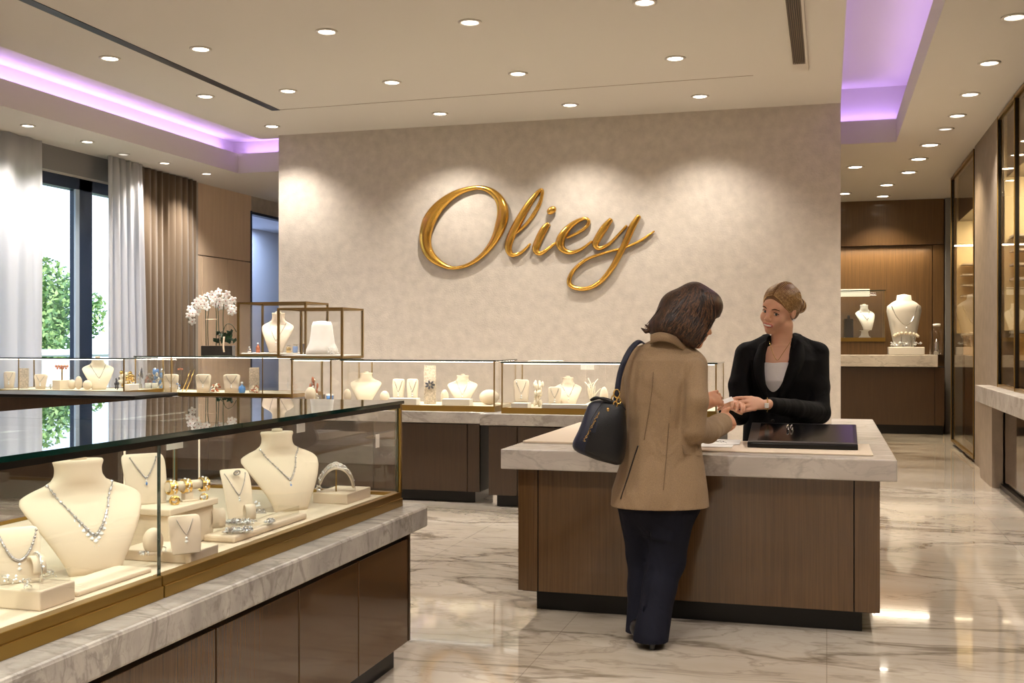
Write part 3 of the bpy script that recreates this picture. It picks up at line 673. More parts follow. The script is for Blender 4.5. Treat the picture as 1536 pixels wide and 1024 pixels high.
# ---------------- brass framed glass boxes on the window row
def glass_box(x0,x1,y0,y1,zb,zt,label,tray='white_pad'):
    r = empty('glass_display_box', ((x0+x1)/2,(y0+y1)/2,zb), label=label, cat='display box')
    w = .02; b = MB()
    for (x,y) in ((x0,y0),(x1-w,y0),(x0,y1-w),(x1-w,y1-w)): b.box(x,x+w,y,y+w,zb,zt)
    for z in (zb,zt-w):
        b.box(x0+w,x1-w,y0,y0+w,z,z+w); b.box(x0+w,x1-w,y1-w,y1,z,z+w); b.box(x0,x0+w,y0+w,y1-w,z,z+w); b.box(x1-w,x1,y0+w,y1-w,z,z+w)
    rel(b, 'frame', M['brass_dark'], r)
    glass_part('front_glass', r, 'y', y0+.008, x0+w, x1-w, zb+w, zt-w); glass_part('back_glass', r, 'y', y1-.008, x0+w, x1-w, zb+w, zt-w)
    glass_part('side_glass', r, 'x', x0+.008, y0+w, y1-w, zb+w, zt-w); glass_part('side_glass', r, 'x', x1-.008, y0+w, y1-w, zb+w, zt-w)
    b = MB(); b.rbox(x0+w+.01,x1-w-.01,y0+w+.01,y1-w-.01,zb+.002,zb+w+.012,.004); rel(b, 'tray', M[tray], r)
    return r
ZT = 1.27
g1a, g1b = on_y(357,0,10.0).x, on_y(459,0,10.0).x
# the boxes overhang the row slightly at the corner case: carry them on their own shelf
glass_box(g1a, on_y(459,0,9.98).x, 9.98, 10.50, ZT+.001, on_y(460,452,9.98).z, 'tall brass framed glass box beside the orchid holding a bust')
glass_box(on_y(449,0,9.3).x-.20, on_y(518,0,9.3).x, 9.24, 9.72, 1.263, on_y(520,461,9.3).z, 'smaller brass framed glass box against the feature wall')
# ---------------- service desk (U shaped around the assistant)
IZ = .859
desk = empty('service_desk', (-.66, 6.6, 0), label='U shaped stone topped wooden service desk in the centre', cat='desk')
P_ = [(-1.637,5.47),(.321,5.47),(.321,8.30),(.03,8.30),(.03,6.28),(-.93,6.28),(-.93,7.95),(-1.637,7.95)]
mitred_slab('slab', P_, IZ-.104, IZ, M['slab_light'], desk, .006)
def body(n): # inset polygon
    a = n; return [(-1.637+a,5.47+a),(.321-a,5.47+a),(.321-a,8.30-a),(.03+a,8.30-a),(.03+a,6.28-a),(-.93-a,6.28-a),(-.93-a,7.95-a),(-1.637+a,7.95-a)]
mitred_slab('carcass', body(.095), .105, IZ-.104, M['black_gap'], desk, 0)
mitred_slab('kickboard', body(.155), 0, .105, M['kick'], desk, 0)
fy = 5.47+.075; xl, xr = -1.637+.075, .321-.075
sx = [xl, on_y(807,0,fy).x, on_y(1281,0,fy).x, xr]
for a,c in zip(sx[:-1], sx[1:]):
    b = MB(); b.box(a+.003 if a != xl else a, c-.003 if c != xr else c, fy, fy+.02, .112, IZ-.106); rel(b, 'front_panel', M['wood'], desk)
for x0,x1,y1 in ((xl,xl+.02,7.87),(xr-.02,xr,8.22)):
    b = MB(); b.box(x0,x1,fy+.02,y1,.112,IZ-.106); rel(b, 'side_panel', M['wood'], desk)
# cream leather mats lying on the desk top
def mat_on_desk(pts, z0, z1, label, mat='cream'):
    o = mitred_slab('desk_mat', pts, z0, z1, M[mat], None, .003); return tag(o, label, 'desk mat', 'thin mats on the service desk')
a_, b_, c_, d_ = on_z(784,664,IZ), on_z(905,664,IZ), on_z(925,634,IZ), on_z(838,634,IZ)
mat_on_desk([(a_.x,a_.y),(-1.03,a_.y),(-1.03,7.3),(a_.x,7.3)], IZ+.0005, IZ+.012, 'cream writing mat on the desk left of the woman in tan')
mat_on_desk([(-.88,5.62),(.22,5.62),(.22,6.2),(-.88,6.2)], IZ+.0005, IZ+.008, 'wide pale mat under the black tablet')
# ---------------- right side: counter and glazed showcases
RX = 1.50; RZT = .965
c3 = empty('display_counter', (2.0, 8, 0), label='stone counter under the glass showcases along the right edge', cat='counter')
ye = on_x(1463,0,RX).y
colY0, colY1 = on_x(1497,0,XR).y, on_x(1462,0,XR).y
b = MB(); b.box(RX, XR-.001, -1, ye, RZT-.17, RZT); b.box(XR-.001, 2.5, -1, colY0-.005, RZT-.17, RZT); rel(b, 'slab', M['slab_light'], c3, bevel=.006)
b = MB(); b.box(RX+.04, RX+.14, ye-.9, ye-.06, 0, RZT-.17); rel(b, 'end_pier', M['column_stone'], c3)
b = MB(); b.box(XR+.03, 2.45, -1, ye-.9, .05, RZT-.17); rel(b, 'carcass', M['wood_dark'], c3)
yy = [ye-.9, 9.4, 8.4, 7.4, 6.4, 5.2, 4, 2, 0, -1]
for i in range(len(yy)-1):
    b = MB(); b.box(XR+.0, XR+.03, yy[i+1]+.004, yy[i]-.004, .06, RZT-.20); rel(b, 'door', M['mirror_brown'], c3)
b = MB(); b.box(XR-.04, XR+.02, -1, ye-.1, 0, .045); rel(b, 'floor_track', M['post_dark'], c3)
def xs_glass(y0, y1, z0, z1, label, mullions=(), shelf=True, frame='post_dark', group=None):
    r = empty('wall_showcase', (XR+.3,(y0+y1)/2,z0), label=label, cat='showcase', group=group)
    t = .035
    for a in [y0, y1-t]+list(mullions):
        b = MB(); b.box(XR-.01, XR+.03, a, a+t, z0, z1); rel(b, 'mullion', M[frame], r)
        b = MB(); b.box(XR-.016, XR-.008, a-.006, a+.008, z0, z1); rel(b, 'brass_edge', M['brass'], r)
    for za in (z0, z1-.03):
        b = MB(); b.box(XR-.01, XR+.03, y0, y1, za, za+.03); rel(b, 'rail', M['brass'], r)
    glass_part('front_glass', r, 'x', XR+.01, y0+t, y1-t, z0+.03, z1-.03, mat='glass_wall')
    return r
colY0, colY1 = on_x(1497,0,XR).y, on_x(1462,0,XR).y
b = MB(); b.box(XR-.0, 2.6, colY0, colY1, 0, ZS); o = b.build('wall_pier', M['column_stone']); tag(o, 'grey stone pier between the two glazed showcases', 'pier', kind='structure')
xs_glass(6.2, colY0-.02, RZT, ZS-.02, 'tall glazed showcase at the right edge standing on the stone counter', mullions=(on_x(1523,0,XR).y-.03, 9.0, 7.6))
xs_glass(colY1+.02, 16.1, .05, ZS-.02, 'floor to ceiling glass panel in the rear right beyond the stone pier', mullions=())
# interior of these showcases
def interior(y0, y1, label):
    r = empty('display_alcove', (2.2,(y0+y1)/2,0), label=label, cat='alcove')
    b = MB(); b.box(2.9, 2.95, y0, y1, .05, ZS-.02); rel(b, 'back_panel', M['niche_back'], r)
    b = MB(); b.box(1.70, 2.9, y1-.04, y1, 1.53, ZS-.02); rel(b, 'end_panel', M['niche_back'], r)
    for z in (1.50, 2.02, 2.16, 2.30, 2.44):
        b = MB(); b.box(1.74 if z < 1.6 else 2.5, 2.9, y0, y1-.05, z, z+.025); rel(b, 'shelf', M['slab_light'], r)
    for z in (2.02, 2.16, 2.30, 2.44):
        b = MB(); b.box(1.74, 2.5, y1-.34, y1-.05, z, z+.02); rel(b, 'end_shelf', M['slab_light'], r)
    b = MB(); b.box(1.78, 2.9, y0, y1-.05, 1.24, 1.495); rel(b, 'drawer_front', M['shelf_gold'], r)
    b = MB(); b.box(1.80, 2.9, y0, y1-.05, .99 if y0 < 12 else .10, 1.235); rel(b, 'lower_cabinet', M['wood_dark'], r)
    b = MB(); b.box(1.72, 2.9, y0, y1-.05, 3.05, ZS-.03); rel(b, 'bulkhead', M['wood_dark'], r)
    area('alcove_light', (2.2,(y0+y1)/2,3.02), .5, (y1-y0)*.9, 30*(y1-y0)/3, (1,.86,.60), (0,0,0))
    area('alcove_light', (2.2,y1-.5,3.0), .8, .2, 14, (1,.86,.60), (math.radians(20),0,0))
    return r
interior(6.2, colY0-.05, 'lit alcove with shelves behind the right edge glass')
interior(colY1+.05, 16.0, 'lit alcove with shelves behind the rear right glass panel')
# ---------------- rear wall unit
b = MB(); b.box(1.0,1.06,0,.1,0,.1); b.bm.free()
yb = 17.7
u = empty('display_counter', (.9, 18.1, 0), label='pale stone counter on dark wood against the rear timber wall', cat='counter')
zt_ = on_y(1340,532,yb).z; zb_ = on_y(1340,550,yb).z
b = MB(); b.box(-3.0, 1.62, yb, 18.58, zb_, zt_); rel(b, 'slab', M['slab_light'], u, bevel=.01)
dl = [-3.0, -1.2, .2, on_y(1402,0,yb+.08).x, on_y(1417,0,yb+.08).x]
b = MB(); b.box(-2.95, dl[-1], yb+.1, 18.58, .14, zb_); rel(b, 'carcass', M['black_gap'], u)
for a,c in zip(dl[:-1], dl[1:]):
    b = MB(); b.box(a+.004, c-.004, yb+.08, yb+.1, .14, zb_-.01); rel(b, 'door', M['wood_dark'], u)
b = MB(); b.box(-2.9, dl[-1]-.02, yb+.12, 18.5, 0, .14); rel(b, 'kickboard', M['kick'], u)
# timber panelling relief on the rear wall
xr0, xr1 = on_y(1399,0,18.55).x, on_y(1415,0,18.55).x
b = MB(); zz = on_y(1340,368,18.55).z
b.box(-3, xr1, 18.50, 18.6, zz, ZS); b.box(xr0, xr1, 18.50, 18.6, zt_, zz-.012); b.box(-3, xr0-.012, 18.54, 18.6, zt_, zz-.012)
o = b.build('wall_panelling', M['wood_wall']); tag(o, 'brown timber panelling with a recessed niche above the rear counter', 'wall panelling', kind='structure')
b = MB(); b.box(xr1+.02, XR+.4, 18.45, 18.6, 0, ZS); o = b.build('trim_5', M['lintel_grey']); tag(o, 'grey strip of wall right of the rear timber panelling', 'wall', kind='structure')
x0,x1 = -.9, on_y(1328,0,yb+.1).x
zsb = on_y(1300,512,yb+.1).z
b = MB(); b.box(-.9, x1+.02, yb+.12, 18.4, zt_+.001, zsb); o = b.build('display_plinth', M['wood_wall']); tag(o, 'brown wooden plinth under the rear glass display case', 'plinth')
showcase(-.9, x1, yb+.1, 18.42, zsb, on_y(1300,435,yb+.1).z, 'square glass display case on the rear counter holding a white bust', plinth=.06, led=0, light=5, deckm='white_pad')
area('niche_wash', (.55, 18.40, 2.92), 2.0, .1, 16, (1,.84,.62), (math.radians(-8),0,0))
# ================================================================= PEOPLE
def skin(key, base, lip, cheek):
    pbr(key, base, .48, sub=.12, spec=.35); pbr(key+'_lip', lip, .35); return [M[key], M[key+'_lip']]
SKA = skin('skin_fair', srgb(230,178,148), srgb(204,112,104), None)
SKB = skin('skin_tan', srgb(208,150,116), srgb(176,96,80), None)
pbr('eye_white', srgb(236,230,224), .2); pbr('eye_iris', srgb(50,62,70), .1, coat=1); pbr('brow_brown', srgb(92,62,38), .8); pbr('lash_dark', srgb(34,22,18), .8)
pbr('teeth', srgb(244,240,234), .25)
def hairmat(key, c0, c1, sc):
    m, nt, out = nmat(key); N = nt.nodes; L = nt.links; b = N.new('ShaderNodeBsdfPrincipled'); L.new(b.outputs[0], out.inputs[0])
    b.inputs['Roughness'].default_value = .42; b.inputs['Specular IOR Level'].default_value = .5
    tc = N.new('ShaderNodeTexCoord'); mp = N.new('ShaderNodeMapping'); L.new(tc.outputs['Object'], mp.inputs[0]); mp.inputs['Scale'].default_value = sc
    n = N.new('ShaderNodeTexNoise'); n.inputs['Scale'].default_value = 1; n.inputs['Detail'].default_value = 4; L.new(mp.outputs[0], n.inputs['Vector'])
    r = N.new('ShaderNodeValToRGB'); L.new(n.outputs[0], r.inputs[0]); r.color_ramp.elements[0].position = .35; r.color_ramp.elements[1].position = .7
    r.color_ramp.elements[0].color = c0; r.color_ramp.elements[1].color = c1; L.new(r.outputs[0], b.inputs['Base Color'])
    bp = N.new('ShaderNodeBump'); bp.inputs['Strength'].default_value = .5; bp.inputs['Distance'].default_value = .004; L.new(n.outputs[0], bp.inputs['Height']); L.new(bp.outputs[0], b.inputs['Normal'])
    M[key] = m
hairmat('hair_dark', srgb(36,22,15), srgb(84,54,34), (90,90,14)); hairmat('hair_blonde', srgb(120,84,46), srgb(140,100,58), (20,20,20))
def cloth(key, c, rough, weave, fold, sheen=.2, var=.06):
    m, nt, out = nmat(key); N = nt.nodes; L = nt.links; b = N.new('ShaderNodeBsdfPrincipled'); L.new(b.outputs[0], out.inputs[0])
    b.inputs['Roughness'].default_value = rough; b.inputs['Sheen Weight'].default_value = sheen; b.inputs['Specular IOR Level'].default_value = .2
    tc = N.new('ShaderNodeTexCoord')
    n1 = N.new('ShaderNodeTexNoise'); n1.inputs['Scale'].default_value = weave; n1.inputs['Detail'].default_value = 3; L.new(tc.outputs['Object'], n1.inputs['Vector'])
    mp = N.new('ShaderNodeMapping'); L.new(tc.outputs['Object'], mp.inputs[0]); mp.inputs['Scale'].default_value = (9,9,5); mp.inputs['Rotation'].default_value = (.4,.5,0)
    n2 = N.new('ShaderNodeTexNoise'); n2.inputs['Scale'].default_value = 1; n2.inputs['Detail'].default_value = 2; n2.inputs['Distortion'].default_value = .8; L.new(mp.outputs[0], n2.inputs['Vector'])
    b1 = N.new('ShaderNodeBump'); b1.inputs['Strength'].default_value = .25; b1.inputs['Distance'].default_value = .002; L.new(n1.outputs[0], b1.inputs['Height'])
    b2 = N.new('ShaderNodeBump'); b2.inputs['Strength'].default_value = fold; b2.inputs['Distance'].default_value = .03; L.new(n2.outputs[0], b2.inputs['Height']); L.new(b1.outputs[0], b2.inputs['Normal']); L.new(b2.outputs[0], b.inputs['Normal'])
    r = N.new('ShaderNodeValToRGB'); L.new(n1.outputs[0], r.inputs[0]); r.color_ramp.elements[0].position = .3; r.color_ramp.elements[1].position = .7
    r.color_ramp.elements[0].color = tuple(x*(1-var) for x in c[:3])+(1,); r.color_ramp.elements[1].color = tuple(min(1,x*(1+var)) for x in c[:3])+(1,); L.new(r.outputs[0], b.inputs['Base Color'])
    M[key] = m
cloth('tweed_tan', srgb(150,126,98), .9, 500, .7, .05, .25); cloth('suit_black', srgb(12,10,11), .8, 500, .45, 0); cloth('trouser_navy', srgb(20,21,33), .8, 500, .5, 0); cloth('top_white', srgb(236,232,228), .7, 400, .3)
cloth('trouser_black', srgb(18,18,20), .8, 500, .4, .1)
pbr('shoe_black', srgb(12,12,14), .3, coat=.4); pbr('button_dark', srgb(30,26,24), .3); pbr('lining_dark', srgb(104,84,62), .9)

def rot(*axang):
    R = np.eye(3)
    for ax, a in axang:
        c, s = math.cos(a), math.sin(a)
        K = {'x': [[1,0,0],[0,c,-s],[0,s,c]], 'y': [[c,0,s],[0,1,0],[-s,0,c]], 'z': [[c,-s,0],[s,c,0],[0,0,1]]}[ax]
        R = R @ np.array(K)
    return R
def basis(fwd, up):
    # columns: x right, y forward, z up
    y = np.array(fwd, float); y /= np.linalg.norm(y); z = np.array(up, float); z -= y*(z@y); z /= np.linalg.norm(z); x = np.cross(y, z); return np.stack([x,y,z],1)
def head(S, R, t, sc, smile=0):
    S.frame(R, t, sc)
    S.ell((0,-.014,.028), (.072,.092,.086), k=.02)
    S.ell((0,.034,-.028), (.056,.052,.080), k=.03)
    S.ell((0,.040,-.075), (.041,.042,.036), k=.03)
    S.ell((0,.074,-.100), (.017,.014,.014), k=.02)
    for s in (-1,1):
        S.ell((s*.035,.058,-.040), ((.027 if smile else .024),.025,.025), k=.02)
        S.ell((s*.046,.012,-.078), (.02,.035,.02), k=.02)
    S.ell((0,.073,.020), (.046,.014,.020), k=.02)
    for s in (-1,1): S.ell((s*.031,.094,-.008), (.017,.014,.011), k=.010, op='cut')
    for s in (-1,1): S.ell((s*.031,.071,-.008), (.0155,.0135,.0125), k=.003)
    S.cap((0,.082,.002), (0,.105,-.034), .006, .0095, k=.012)
    for s in (-1,1): S.ell((s*.011,.095,-.038), (.0075,.009,.006), k=.006)
    if smile:
        S.ell((0,.078,-.066), (.030,.02,.018), k=.012)
        pass
        S.path([(-.029,.080,-.056),(-.013,.092,-.0605),(0,.095,-.0620),(.013,.092,-.0605),(.029,.080,-.056)], [.002,.0034,.0036,.0034,.002], k=.003)
        S.path([(-.029,.080,-.057),(-.015,.090,-.0710),(0,.092,-.0755),(.015,.090,-.0710),(.029,.080,-.057)], [.002,.0040,.0048,.0040,.002], k=.003)
    else:
        S.ell((0,.084,-.062), (.022,.012,.0055), k=.006); S.ell((0,.083,-.071), (.019,.012,.0062), k=.006)
    for s in (-1,1):
        S.ell((s*.073,-.006,-.010), (.008,.019,.028), k=.006); S.ell((s*.080,-.002,-.008), (.004,.009,.015), k=.003, op='cut')
    S.frame()
def headpt(R, t, sc, p): return np.array(R) @ (np.array(p)*sc)+np.array(t)
def face_parts(root, R, t, sc, smile=0, side=(-1,1)):
    R3 = Matrix([list(r) for r in R]); W = lambda p: Vector(headpt(R,t,sc,p))
    for s in side:
        b = MB(); b.ball(W((s*.031,.0725,-.0085)), (.0128*sc,.0125*sc,.0072*sc), 14, 10, R3); e = b.build('eye', M['eye_white'], root, smooth=True)
        b = MB(); b.ball(W((s*.031-.004,.0805,-.0085)), (.0062*sc,.0052*sc,.0062*sc), 12, 8, R3); b.build('iris', M['eye_iris'], e, smooth=True)
        b = MB(); b.tube(catmull([W((s*.031-.0150,.074,-.008)), W((s*.031-.006,.0845,-.0005)), W((s*.031+.006,.0845,-.0005)), W((s*.031+.0150,.074,-.008))],5), .0016*sc, 6); b.build('eyelid_line', M['lash_dark'], e)
        b = MB(); b.tube(catmull([W((s*.014,.089,.011)), W((s*.030,.088,.017)), W((s*.048,.074,.011))],6), [.0016*sc+.0012*sc*math.sin(PI*i/12) for i in range(13)], 6); b.build('eyebrow', M['brow_brown'], root)
    if smile:
        b = MB(); b.ball(W((0,.0925,-.0665)), (.0225*sc,.0085*sc,.0058*sc), 16, 8, R3); b.build('teeth', M['teeth'], root, smooth=True)
def lipmask(R, t, sc):
    Ri = np.array(R).T
    def f(c):
        q = (c-np.array(t)) @ Ri.T/sc
        m = (np.abs(q[:,0]) < .027) & (q[:,2] < -.0565) & (q[:,2] > -.0795) & (q[:,1] > .079+.0*q[:,0]) & (np.abs(q[:,2]+.0665) < .0125-.0075*(np.abs(q[:,0])/.027)**1.5)
        return m
    return f
def hand(S, R, t, sc, curls, thumb, spread=(0,0,0,0), mirror=1, tcurl=0):
    # local: x toward fingers, y thumb side, z back of the hand
    S.frame(R, t, sc); m = mirror
    S.cap((-.02,0,0),(.012,0,0),.021,.022,k=.012)
    S.ell((.045,.004*m,0),(.050,.036,.0145),k=.015); S.ell((.072,0,0),(.024,.040,.0125),k=.012)
    S.ell((.030,.022*m,-.008),(.028,.018,.016),k=.012)
    base = [(.088,.030),(.093,.010),(.089,-.011),(.081,-.030)]; L = [(.040,.024,.019),(.045,.027,.020),(.042,.025,.020),(.032,.020,.018)]
    for i in range(4):
        x, y = base[i]; p = np.array((x-.012, y*m, .001)); a = 0; sp = spread[i]*m; pts = [p]; 
        for j in range(3):
            a += curls[i]*(.75 if j == 0 else 1.0); dx = math.cos(a)*math.cos(sp); dy = math.sin(sp)*math.cos(a); dz = -math.sin(a)
            l = L[i][j]+(.012 if j == 0 else 0); p = p+np.array((dx,dy,dz))*l; pts.append(p)
        S.path(pts, [.0098,.0090,.0082,.0068], k=.006, kk=.003)
    th = [np.array((.020,.026*m,-.008))]
    d = np.array(thumb, float); d /= np.linalg.norm(d); d[1] *= m
    th.append(th[0]+d*.036); d2 = d+np.array((.35,-.35*m,-.1-tcurl)); d2 /= np.linalg.norm(d2); th.append(th[1]+d2*.030); th.append(th[2]+d2*.022)
    S.path(th, [.0135,.0115,.0100,.0080], k=.010, kk=.003)
    S.frame()
# figures are modelled in a frame turned with the viewer's line of sight: x right, y away, z up
def fig(px0, d0):
    r0 = (px0-768)/F*d0
    def P(px, py, v=0.0):
        d = d0+v; return np.array(((px-768)/F*d-r0, v, H-(py-512)/F*d))
    loc = Vector((r0*CS-d0*SN, r0*SN+d0*CS, 0)); return P, loc
hairmat('hair_blonde_light', srgb(176,134,80), srgb(222,184,126), (90,90,90)); hairmat('hair_blonde_dark', srgb(96,66,36), srgb(128,92,52), (90,90,90))
hairmat('hair_brown', srgb(78,52,34), srgb(112,78,52), (90,90,90)); hairmat('hair_black', srgb(26,16,12), srgb(40,25,18), (90,90,90))
def strands_blonde(parent):
    rnd = random.Random(3); bs = [MB(), MB()]; r3 = (.0795,.0985,.0915); c0 = np.array((0,-.018,.032))
    def proj(p, k=1.0):
        q = (np.array(p)-c0)/np.array(r3); q = q/np.linalg.norm(q)*k; return Vector(headpt(HR, ht, hs, c0+q*1.022*np.array(r3)))
    for sd in (-1,1):
        for i in range(46):
            u = i/45; y0 = .090-.148*u; st = (sd*.004, y0, .088); en = (sd*.020*(1-u), -.105, -.035+.05*u); z1 = .020-.035*(1-u)+.065*u
            md = (sd*.080, y0*.55-.012, z1+.020); m2 = (sd*.070, -.060, z1-.030+.03*u)
            pts = [proj(p, 1.0+.008*rnd.random()) for p in (st,(sd*.045,y0*.88,.078-.014*(1-u)),md,m2,en)]
            bs[i%2].tube(catmull(pts,6), [.0034*hs*(.5+.5*math.sin(PI*k/24)) for k in range(25)], 5)
    for k in range(14):
        a = k*2*PI/14; pts = [headpt(HR,ht,hs,bun+np.array((.036*math.cos(a+j*.5)*math.cos(j*.35),-.022+.012*j*.0+.030*math.sin(j*.35)-.004,.036*math.sin(a+j*.5)*math.cos(j*.35)))) for j in range(-3,4)]
        bs[k%2].tube(catmull(pts,4), .0030*hs, 5)
    bs[0].build('hair_strands', M['hair_blonde_light'], parent, smooth=True); bs[1].build('hair_strands', M['hair_blonde_dark'], parent, smooth=True)
# ---------------------------------------------------------------- woman behind the desk
P, loc = fig(1172, 6.66)
SAL = empty('person', loc, YAW, label='smiling blonde woman in black blazer and white top behind the desk', cat='person')
hs = 1.27
ht = P(1170,462,-.02)
fwd = np.array((-.74,-.65,-.20)); HR = basis(fwd, np.array((.24,-.12,1)))
S = Sdf((-.62,-.75,-.005), (.62,.30,1.90), .0048)
head(S, HR, ht, hs, smile=1)
# neck and torso
S.cap(P(1174,488,.0), P(1171,528,.03), .060, .066, k=.03)
S.stack([(H-(665-512)/F*6.6,0,.03,.165,.10),(P(0,600)[2],.01,.03,.155,.10),(P(0,565)[2],.01,.02,.17,.11),(P(0,540)[2],.01,.025,.175,.10),(P(0,520)[2],.01,.03,.13,.07)],k=.04)
S.cap(P(1130,533,.03), P(1218,534,.03), .050, .050, k=.04)
for x in (-.09,.09): S.path([np.array((x,.03,.86)), np.array((x,.0,.48)), np.array((x,.03,.09))], [.10,.07,.05], k=.03)
# arms (mostly inside the sleeves)
RS, RE, RW = P(1119,536,.03), P(1112,618,-.08), P(1088,612,-.46)
LS, LE, LW = P(1226,538,.03), P(1231,616,-.10), P(1152,606,-.52)
S.path([RS,RE,RW], [.040,.034,.028], k=.02, kk=.01); S.path([LS,LE,LW], [.040,.034,.028], k=.02, kk=.01)
# her left hand (right in the picture) reaching left, fingers pointing left
tip = P(1100,600,-.60)
hx = tip-LW; hR = np.array(basis((0,0,1), (0,0,1)*0+np.array((0,0,1)))) if 0 else None
def handframe(xdir, back):
    x = np.array(xdir, float); x /= np.linalg.norm(x); z = np.array(back, float); z -= x*(z@x); z /= np.linalg.norm(z); y = np.cross(z, x); return np.stack([x,y,z],1)
hsc = 1.12
HL = handframe(P(1102,603,-.62)-P(1150,608,-.52), (-.05,-.75,.45))
hand(S, HL, P(1146,607,-.53), hsc, (.22,.30,.36,.42), (.75,.45,-.25), spread=(.05,0,-.05,-.10), mirror=-1)
HRr = handframe(P(1114,596,-.66)-P(1086,606,-.5), (.1,.4,.6))
hand(S, HRr, P(1088,607,-.48), hsc*.95, (.5,.55,.6,.6), (.7,.5,-.5), mirror=1)
lm = lipmask(HR, ht, hs)
body_o = S.mesh('body', SKA, SAL, colorf=lambda c: lm(c).astype(int)); 
face_parts(SAL, HR, ht, hs, smile=1)
# hair: skull cap with parting plus low bun
S = Sdf(ht-np.array((.22,.26,.22)), ht+np.array((.26,.26,.22)), .0036)
S.frame(HR, ht, hs)
S.ell((0,-.018,.032), (.0785,.0975,.0905), k=.0); S.ell((0,-.055,-.020), (.066,.055,.055), k=.02)
S.ell((0,.098,-.035), (.062,.062,.095), k=.012, op='cut')
S.ell((0,.075,-.09), (.085,.09,.085), k=.01, op='cut')
for s in (-1,1): S.ell((s*.085,.005,-.03), (.025,.032,.036), k=.006, op='cut')
S.cap((0,.07,.088),(0,-.03,.125),.0025,.0025,k=.004,op='cut')
bun = np.array((.004,-.142,-.020)); S.cap((0,-.09,-.02),bun,.04,.02,k=.02)
S.ell(bun, (.036,.030,.036), k=.006)
for i in range(7):
    a = i*2*PI/7; S.ell(bun+np.array((.022*math.cos(a),-.012,.022*math.sin(a))), (.015,.013,.015), k=.004)
S.frame()
hair_o = S.mesh('hair', M['hair_blonde'], SAL)
strands_blonde(hair_o)
# white top
S = Sdf((-.25,-.25,.80), (.28,.25,1.45), .005)
zt = lambda py: P(0,py,0)[2]
S.stack([(zt(668),.0,.025,.158,.115),(zt(600),.005,.025,.160,.112),(zt(570),.005,.01,.175,.128),(zt(549),.005,.018,.17,.115),(zt(543),.005,.022,.165,.110)],k=0)
S.cap(P(1130,560,.05),P(1214,560,.05),.07,k=.03)
S.ell(P(1161,531,-.12),(.075,.10,.060),k=.012,op='cut')
S.mesh('white_top', M['top_white'], SAL)
# blazer: torso shell opened in front with a V, sleeves, lapels
S = Sdf((-.62,-.70,.78), (.62,.32,1.62), .0052)
S.stack([(zt(672),-.002,.03,.225,.150),(zt(640),.0,.03,.222,.150),(zt(605),.005,.03,.205,.145),(zt(570),.005,.022,.225,.158),(zt(540),.005,.03,.235,.140),(zt(524),.01,.035,.215,.105),(zt(511),.012,.04,.14,.085),(zt(503),.012,.045,.105,.075)],k=0,pw=2.3)
for a, c in ((P(1121,524,.03),P(1157,506,.05)),(P(1230,526,.03),P(1192,506,.05))): S.cap(a,c,.040,.028,k=.03)
S.path([P(1120,531,.03),P(1110,578,-.03),P(1110,622,-.10)],[.072,.068,.060],k=.02,kk=.02); S.path([P(1107,622,-.10),P(1090,614,-.42)],[.058,.046],k=.02)
S.path([P(1226,531,.03),P(1227,580,-.04),P(1229,619,-.11)],[.070,.068,.064],k=.03,kk=.02); S.path([P(1229,619,-.11),P(1192,613,-.33),P(1157,608,-.49)],[.064,.056,.046],k=.02,kk=.01)
# neck opening and V
S.frame()
S.cap(P(1174,480,.03),P(1172,520,.035),.070,.078,k=.01,op='cut')
vpts = [P(1171,505,-.09),P(1167,530,-.105),P(1161,556,-.115),P(1158,586,-.135),P(1157,606,-.155)]
for a, c, r0, r1 in zip(vpts[:-1], vpts[1:], (.100,.088,.070,.050), (.088,.070,.050,.030)): S.cap(a, c, r0, r1, k=.004, op='cut')
for py in (553,580,625): pass
S.mesh('blazer', M['suit_black'], SAL)
# lapels
def lapel(pts_in, pts_out, name='lapel'):
    b = MB(); A = catmull(pts_in,5); B = catmull(pts_out,5); n = len(A); rings = []
    for i in range(n):
        a, c = A[i], B[i]; nrm = Vector((0,-.007,0)); mid = (a+c)/2+Vector((0,-.012,0))
        rings.append([a, mid+nrm*.3, c, c-nrm, mid-nrm*1.2, a-nrm])
    b.loft(rings); return b.build(name, M['suit_black'], SAL, smooth=True)
lapel([P(1150,510,-.03),P(1147,540,-.108),P(1148,570,-.145),P(1156,612,-.145)],[P(1140,516,-.06),P(1131,541,-.125),P(1134,568,-.155),P(1153,614,-.150)])
lapel([P(1191,504,.0),P(1184,540,-.108),P(1176,572,-.145),P(1162,612,-.145)],[P(1205,512,-.05),P(1207,540,-.115),P(1193,570,-.150),P(1166,614,-.150)])
b = MB(); 
for py in (631,): b.ball(P(1159,py,-.150), (.011,.006,.011), 12, 8)
b.build('button', M['button_dark'], SAL, smooth=True)
b = MB(); b.tube([P(1151+2*math.cos(a),607+0*a,-.52)+np.array((.0,.040*math.cos(a),.040*math.sin(a))) for a in np.linspace(0,2*PI,24)], .003, 6); br = b.build('bracelet_watch', M['jewel_gold'], SAL)
b = MB(); b.rbox(-.012,.012,-.006,.006,-.014,.014,.003); w_ = b.build('watch_face', M['white_pad'], br); w_.location = Vector(P(1150,608,-.565))
b = MB(); b.tube(catmull([P(1154,512,-.065),P(1160,531,-.098),P(1166,540,-.11),P(1174,530,-.095),P(1186,512,-.05)],8), .0016, 5); b.build('necklace', M['jewel_gold'], SAL)
b = MB(); b.ball(headpt(HR,ht,hs,(.083,.0,-.040)), .006, 8, 6); b.ball(headpt(HR,ht,hs,(-.083,.0,-.040)), .006, 8, 6); b.build('earrings', M['diamond'], SAL)
